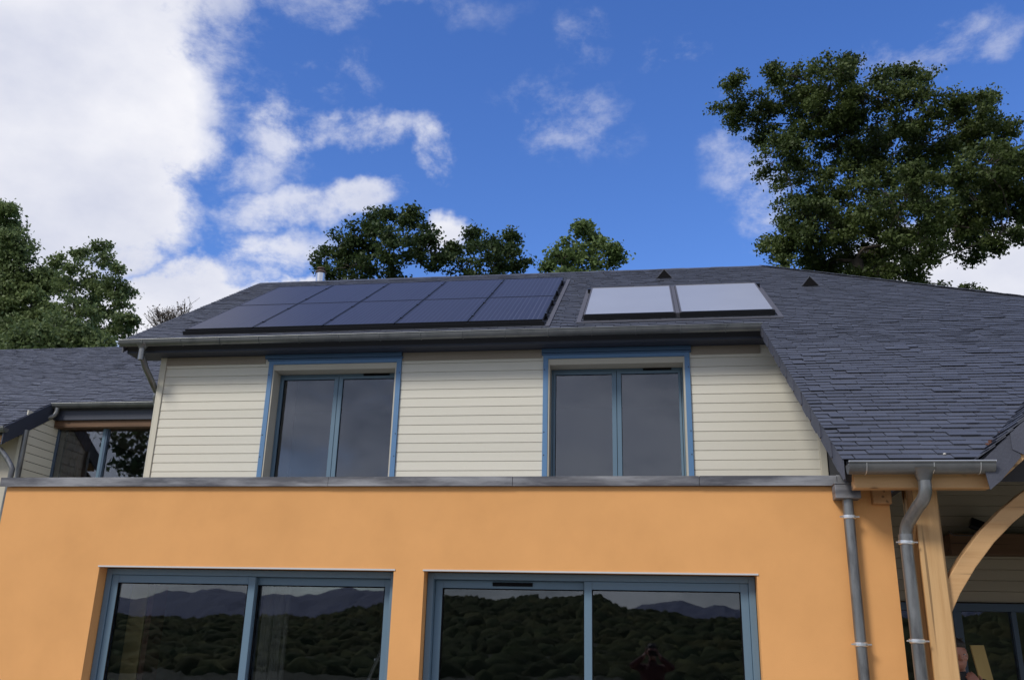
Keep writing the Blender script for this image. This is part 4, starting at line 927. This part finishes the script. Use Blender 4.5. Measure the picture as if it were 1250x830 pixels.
tree('birch_tree', 'airy lighter tree between the dense left tree and the bare shrub', 'tree', 33, [(90,325,12),(100,310,9),(85,350,20),(98,380,24),(122,300,10),(126,320,14),(120,345,18),(135,360,18),(140,330,9),(130,390,22),(150,385,12),(152,405,14),(105,410,24),(155,358,8),(68,320,9),(112,345,16),(142,348,14),(110,368,18),(150,368,12),(120,415,24),(160,392,6)], 120, M['leaf_left'], leaf=.14, sprig=.25, subs=20, trunk_r=.2, group='trees left of the house')
tree('bush', 'low rounded leafy mass in front of the two left trees', 'bush', 30, [(70,405,26),(100,415,24),(40,415,26),(0,425,26),(125,425,16),(60,430,24)], 60, M['leaf_left'], leaf=.15, sprig=.3, subs=20, trunk_r=.15, group='trees left of the house')
tree('bush', 'small leafy top showing over the hip at the right edge', 'bush', 32, [(1185,352,6),(1175,350,5),(1195,356,5)], 1185, M['leaf_oak'], leaf=.12, sprig=.13, subs=60, trunk_r=.08, dens=.5)
tree('roof_edge_bush', 'pale spray of foliage directly behind the big oak base', 'bush', 40, [(1110,345,14),(1130,352,9),(1150,355,8),(1075,345,16)], 1120, M['leaf_oak'], leaf=.15, sprig=.22, subs=22, trunk_r=.12, dens=.7)
def mirror_at(px, py, Yt):                           # a spot in the yard that the wing window mirrors there
    d = ray(px, py); d = d/d.y; L_ = 2*YFl - Yt; return Vector((d.x*L_, Yt, d.z*L_+EYE))
tree('yard_tree', 'yard tree whose dark outline is mirrored in the set-back wing window', 'tree', -8, [(155,535,7),(143,545,6),(170,530,7),(160,555,7),(148,565,6),(175,560,7),(135,530,4),(182,545,6),(165,575,6)], 158, M['leaf_dark'], leaf=.3, sprig=.4, subs=1.0, trunk_r=.25, dens=.22, spot=mirror_at)
hf = interp([(-1.6,.05),(-.7,.03),(-.5,.026),(-.35,.034),(-.27,.046),(-.24,.054),(-.12,.052),(-.06,.056),(-.02,.044),(.05,.036),(.12,.040),(.5,.05),(1.6,.05)])
nF = 10000; tt_ = rng.uniform(-1.0, .8, nF); kk = rng.random(nF)**1.15; dd = 44 + 196*kk
bm = bmesh.new(); bmesh.ops.create_icosphere(bm, subdivisions=2, radius=1); IV = np.array([tuple(v_.co) for v_ in bm.verts]); IF = np.array([[q.index for q in fc.verts] for fc in bm.faces]); bm.free()
ctr_ = np.array([(t*d, 14.5-d, hf(t)*d*math.sin((d-36)/204*math.pi/2)**.7-.6) for t, d in zip(tt_, dd)])
rad = rng.uniform(1.0, 2.0, nF)*(.35+.65*np.minimum(1, dd/150)); nv_ = len(IV)
PV_ = IV[None]*rad[:, None, None]*np.array([1, 1, 1.15])*(1+rng.normal(size=(nF, nv_, 1))*.13) + ctr_[:, None, :]
fm = bpy.data.meshes.new('forest_canopy'); fm.vertices.add(nF*nv_); fm.vertices.foreach_set('co', PV_.ravel().astype(np.float32))
FI = (IF[None]+(np.arange(nF)*nv_)[:, None, None]).reshape(-1); nt_ = len(FI)//3
fm.loops.add(len(FI)); fm.loops.foreach_set('vertex_index', FI.astype(np.int32)); fm.polygons.add(nt_)
fm.polygons.foreach_set('loop_start', np.arange(0, 3*nt_, 3, dtype=np.int32)); fm.polygons.foreach_set('loop_total', np.full(nt_, 3, np.int32)); fm.polygons.foreach_set('use_smooth', [True]*nt_)
fm.materials.append(mat('hill_forest', (.045, .058, .022), .95, var=.35, vscale=.6, island=.35, col2=(.085, .085, .03), c2scale=.05, c2lo=.45, c2hi=.6, spec=.1)); fm.update(calc_edges=True)
tag(link('forest_canopy', fm), 'dense woodland covering the hillside mirrored in the ground-floor windows', 'forest', None, 'stuff')
# bare twiggy shrub against the cloud
root = empty('bare_tree', (at(212,500,24).x, 24, 0)); tag(root, 'almost bare twiggy young tree against the cloud left of the roof verge', 'tree')
tb = MB(); tips = []; bs = at(212, 440, 24); pm = .0225
tb.tube([Vector((bs.x, 24, 0)), bs], [.08, .045], 8)
def grow(p, d, l, r, lev):
    e = p + d*l; tb.tube([p, p.lerp(e, .5)+Vector(rng.normal(size=3))*.03*l, e], [r, r*.8, r*.6], 5, cap=False)
    if lev == 0: tips.append(e); tips.append(p.lerp(e, .5)); return
    for k in range(4 if lev > 2 else 3):
        nd = (d + Vector((rng.normal()*.42, rng.normal()*.42, abs(rng.normal())*.15))).normalized(); grow(e.lerp(p, random.random()*.6), nd, l*random.uniform(.6, .85), r*.66, lev-1)
for dx in (-.38, -.12, .1, .34): grow(bs, Vector((dx, rng.normal()*.2, 1)).normalized(), .78, .030, 4)
tb.build('trunk', M['bark'], root)
Cb = np.array([tuple(t) for t in tips for _ in range(1)]) + rng.normal(size=(len(tips), 3))*.02
cc = Vector(Cb.mean(0)); link('buds', leaf_mesh('buds', Cb-np.array(cc), .05, M['leaf_brown']), root, cc)

# ------------------------------------------------------------------ people
def capsule(p0, p1, r0, r1, seg=14):
    p0, p1 = Vector(p0), Vector(p1); d = p1-p0; L_ = d.length; d.normalize(); b = MB(); pts = []; rs = []
    for k in range(4): t = k/4*math.pi/2; pts.append(p0-d*r0*math.cos(t)*.999); rs.append(max(.0008, r0*math.sin(t)))
    pts.append(p0); rs.append(r0); pts.append(p1); rs.append(r1)
    for k in range(1, 5): t = k/4*math.pi/2; pts.append(p1+d*r1*math.sin(t)*.999); rs.append(max(.0008, r1*math.cos(t)))
    return b.tube(pts, rs, seg)
def blob(c, rx, ry, rz_, rot=None):
    b = MB(); bm = bmesh.new(); bmesh.ops.create_uvsphere(bm, u_segments=20, v_segments=14, radius=1)
    for v_ in bm.verts:
        q = Vector((v_.co.x*rx, v_.co.y*ry, v_.co.z*rz_)); q = (rot @ q) if rot else q; v_.co = q+Vector(c)
    b.v = [tuple(v_.co) for v_ in bm.verts]; b.f = [tuple(q.index for q in fc.verts) for fc in bm.faces]; bm.free(); return b
def fused(name, parts, m, parent, vox=.009, smooth_it=4):
    """union of the rough volumes into ONE continuous surface"""
    b = MB()
    for p_ in parts: b.add(p_.v, p_.f)
    a = np.array(b.v); c = Vector(((a[:,0].min()+a[:,0].max())/2, (a[:,1].min()+a[:,1].max())/2, a[:,2].min()))
    tmp = bpy.data.objects.new('tmp', b.mesh('tmp', m, c)); COL.objects.link(tmp)
    r = tmp.modifiers.new('r', 'REMESH'); r.mode = 'VOXEL'; r.voxel_size = vox; r.use_smooth_shade = True
    s = tmp.modifiers.new('s', 'SMOOTH'); s.iterations = smooth_it; s.factor = .5
    dg = bpy.context.evaluated_depsgraph_get(); me = bpy.data.meshes.new_from_object(tmp.evaluated_get(dg)); me.name = name
    bpy.data.objects.remove(tmp); 
    if not me.materials: me.materials.append(m)
    me.polygons.foreach_set('use_smooth', [True]*len(me.polygons))
    return link(name, me, parent, c)
def hand(wrist, d, palm_n, r=1., curl=.5, side=1):
    """palm, four unequal bent fingers and a thumb leaving the side of the palm"""
    d = Vector(d).normalized(); n = Vector(palm_n).normalized(); s = d.cross(n).normalized()*side; W_ = Vector(wrist); out_ = []
    pc = W_+d*.045
    out_.append(capsule(W_-d*.02, W_+d*.02, .026*r, .030*r)); 
    for k in range(4): out_.append(capsule(W_+d*.015+s*(.010*(k-1.5)), W_+d*.082+s*(.020*(k-1.5)), .016*r, .012*r, 10))
    for k, ln in enumerate((.066, .076, .070, .054)):
        b0 = W_+d*.085+s*(.020*(k-1.5)); dd = d.copy(); p_ = b0
        for j, fr_ in enumerate((.45, .3, .25)):
            ang = curl*(.5+.55*j); q_ = Matrix.Rotation(ang, 3, s) @ d if (Matrix.Rotation(.1, 3, s) @ d).dot(n) > 0 else Matrix.Rotation(-ang, 3, s) @ d
            e = p_+q_*ln*fr_; out_.append(capsule(p_, e, (.0092-.001*j)*r, (.0085-.001*j)*r, 8)); p_ = e
    t0 = W_+d*.025-s*.028; t1 = t0-s*.028+d*.03+n*.012; t2 = t1-s*.006+d*.03+n*.012
    out_ += [capsule(t0, t1, .014*r, .011*r, 8), capsule(t1, t2, .0105*r, .009*r, 8)]
    return out_
def person(loc, hgt, face, label, jacket, arms, hairlen=0., tilt=0.):
    """face: +1 looks toward -Y. arms: [(shoulder side, elbow, wrist, hand dir, palm normal, side)] in local metres"""
    s = hgt/1.76; root = empty('person', loc); tag(root, label, 'person'); O = Vector(loc); f_ = -face
    def P(x, y, z): return O+Vector((x*s*face, y*s*f_*-1*-1, z*s)) if False else O+Vector((x*s, y*s*f_, z*s))
    # local y: + is forward of the person; f_ turns that to world
    hc = P(0, .015, 1.635); sk = []
    sk += [blob(hc, .076*s, .094*s, .108*s), blob(P(0, .045, 1.585), .058*s, .062*s, .068*s), blob(P(0, .055, 1.548), .034*s, .036*s, .026*s)]
    sk += [capsule(P(0, .104, 1.645), P(0, .124, 1.610), .009*s, .014*s), blob(P(-.012, .112, 1.606), .010*s, .010*s, .008*s), blob(P(.012, .112, 1.606), .010*s, .010*s, .008*s)]   # nose
    sk += [capsule(P(-.045, .088, 1.662), P(.045, .088, 1.662), .013*s, .013*s)]                                                     # brow
    for q in (-1, 1):
        sk += [blob(P(q*.078, .0, 1.63), .011*s, .022*s, .033*s), blob(P(q*.038, .075, 1.612), .026*s, .026*s, .024*s), blob(P(q*.031, .090, 1.640), .013*s, .010*s, .009*s)]
    sk += [capsule(P(-.022, .098, 1.578), P(.022, .098, 1.578), .0085*s, .0085*s), capsule(P(-.018, .096, 1.566), P(.018, .096, 1.566), .009*s, .009*s)]   # lips
    sk += [capsule(P(0, -.01, 1.56), P(0, -.02, 1.42), .058*s, .066*s)]
    body = [blob(P(0, -.01, 1.27), .17*s, .11*s, .20*s), blob(P(0, 0, 1.05), .155*s, .105*s, .17*s), blob(P(0, -.01, .93), .165*s, .115*s, .12*s), capsule(P(-.15, -.02, 1.40), P(.15, -.02, 1.40), .06*s, .06*s)]
    legs = []
    for q in (-1, 1):
        legs += [capsule(P(q*.09, 0, .90), P(q*.10, .01, .50), .085*s, .058*s), capsule(P(q*.10, .01, .50), P(q*.105, -.02, .10), .056*s, .040*s), capsule(P(q*.105, -.03, .05), P(q*.12, .14, .035), .04*s, .034*s)]
    arm_skin = []; sleeves = []
    for (sd, el, wr, hd, pn, hs_) in arms:
        sh = P(sd*.18, -.02, 1.40); E_ = P(*el); Wr = P(*wr); hdw = Vector((hd[0], hd[1]*f_, hd[2])); pnw = Vector((pn[0], pn[1]*f_, pn[2]))
        arm_skin += [capsule(sh, E_, .045*s, .036*s), capsule(E_, Wr, .036*s, .026*s)] + hand(Wr, hdw, pnw, s, .55, hs_)
        sleeves += [capsule(sh, E_, .066*s, .054*s), capsule(E_, Wr.lerp(E_, .06), .053*s, .040*s)]
    fused('body', sk + body + legs + arm_skin, M['skin'], root, .0065, 2)
    J = [blob(P(0, -.01, 1.27), .195*s, .135*s, .20*s), blob(P(0, 0, 1.05), .18*s, .128*s, .2*s), capsule(P(-.16, -.02, 1.385), P(.16, -.02, 1.385), .078*s, .078*s), capsule(P(0, -.015, 1.42), P(0, -.01, 1.475), .078*s, .072*s)]
    fused('jacket', J+sleeves, jacket, root, .011, 4)
    TRS = [blob(P(0, 0, .93), .18*s, .13*s, .12*s)]
    for q in (-1, 1): TRS += [capsule(P(q*.09, 0, .90), P(q*.10, .01, .50), .10*s, .072*s), capsule(P(q*.10, .01, .50), P(q*.105, -.02, .10), .07*s, .06*s)]
    fused('trousers', TRS, M['denim'], root, .012, 3)
    for q in (-1, 1):
        b = MB(); bb = capsule(P(q*.105, -.03, .05), P(q*.12, .15, .04), .052*s, .045*s); bb.build('shoe', M['black'], root, smooth=True)
        e_ = blob(P(q*.031, .0945, 1.640), .0115*s, .009*s, .0065*s); e_.build('eye', M['white'], root, smooth=True)
        e_ = blob(P(q*.031, .1015, 1.640), .0052*s, .003*s, .0052*s); e_.build('iris', M['black'], root, smooth=True)
    hr = [blob(P(0, -.012, 1.672), .086*s, .100*s, .092*s)]
    hp = [blob(P(0, -.03, 1.655), .085*s, .092*s, .10*s), blob(P(0, .02, 1.712), .072*s, .080*s, .048*s)]
    for q in (-1, 1): hp.append(capsule(P(q*.074, .0, 1.68), P(q*.076, .012, 1.655), .014*s, .008*s))
    for k in range(26):
        a = rng.random()*6.28; rr = .05*rng.random(); hp.append(capsule(P(rr*math.cos(a), .01+rr*math.sin(a), 1.745), P((rr+.02)*math.cos(a), .015+(rr+.02)*math.sin(a), 1.764), .012*s, .005*s, 6))
    fused('hair', hp, M['hair'], root, .006, 1)
    return root
# man under the porch, half hidden by the post, hand at his mouth
yp_ = 7.85; hd_ = at(1167.5, 803, yp_)
man = person((hd_.x, yp_, .06), 1.70, 1, 'dark-haired man in black with a hand at his mouth, half hidden behind the post', M['cloth_black'],
       [(1, (.27, .13, 1.14), (.10, .17, 1.375), (-.42, -.15, .85), (-.1, -1, 0), 1), (-1, (-.23, .06, 1.12), (-.06, .22, 1.08), (1, .1, 0), (0, -1, 0), 1)])
# the photographer: the windows mirror a figure with both arms raised round the camera
ph = person((-.02, -.42, 0), 1.74, -1, 'photographer in a dark red jacket, both arms raised, facing the house from the yard', M['cloth_red'],
       [(1, (.30, .18, 1.42), (.13, .36, 1.56), (-.35, .1, .8), (-1, 0, 0), 1), (-1, (-.30, .18, 1.42), (-.13, .36, 1.56), (.35, .1, .8), (1, 0, 0), -1)])
b = MB(); b.box(-.075, .075, -.045, -.037, EYE-.035, EYE+.04); tag(b.build('phone', M['black'], bevel=.003), 'black phone held up in front of the photographer by both hands', 'phone')
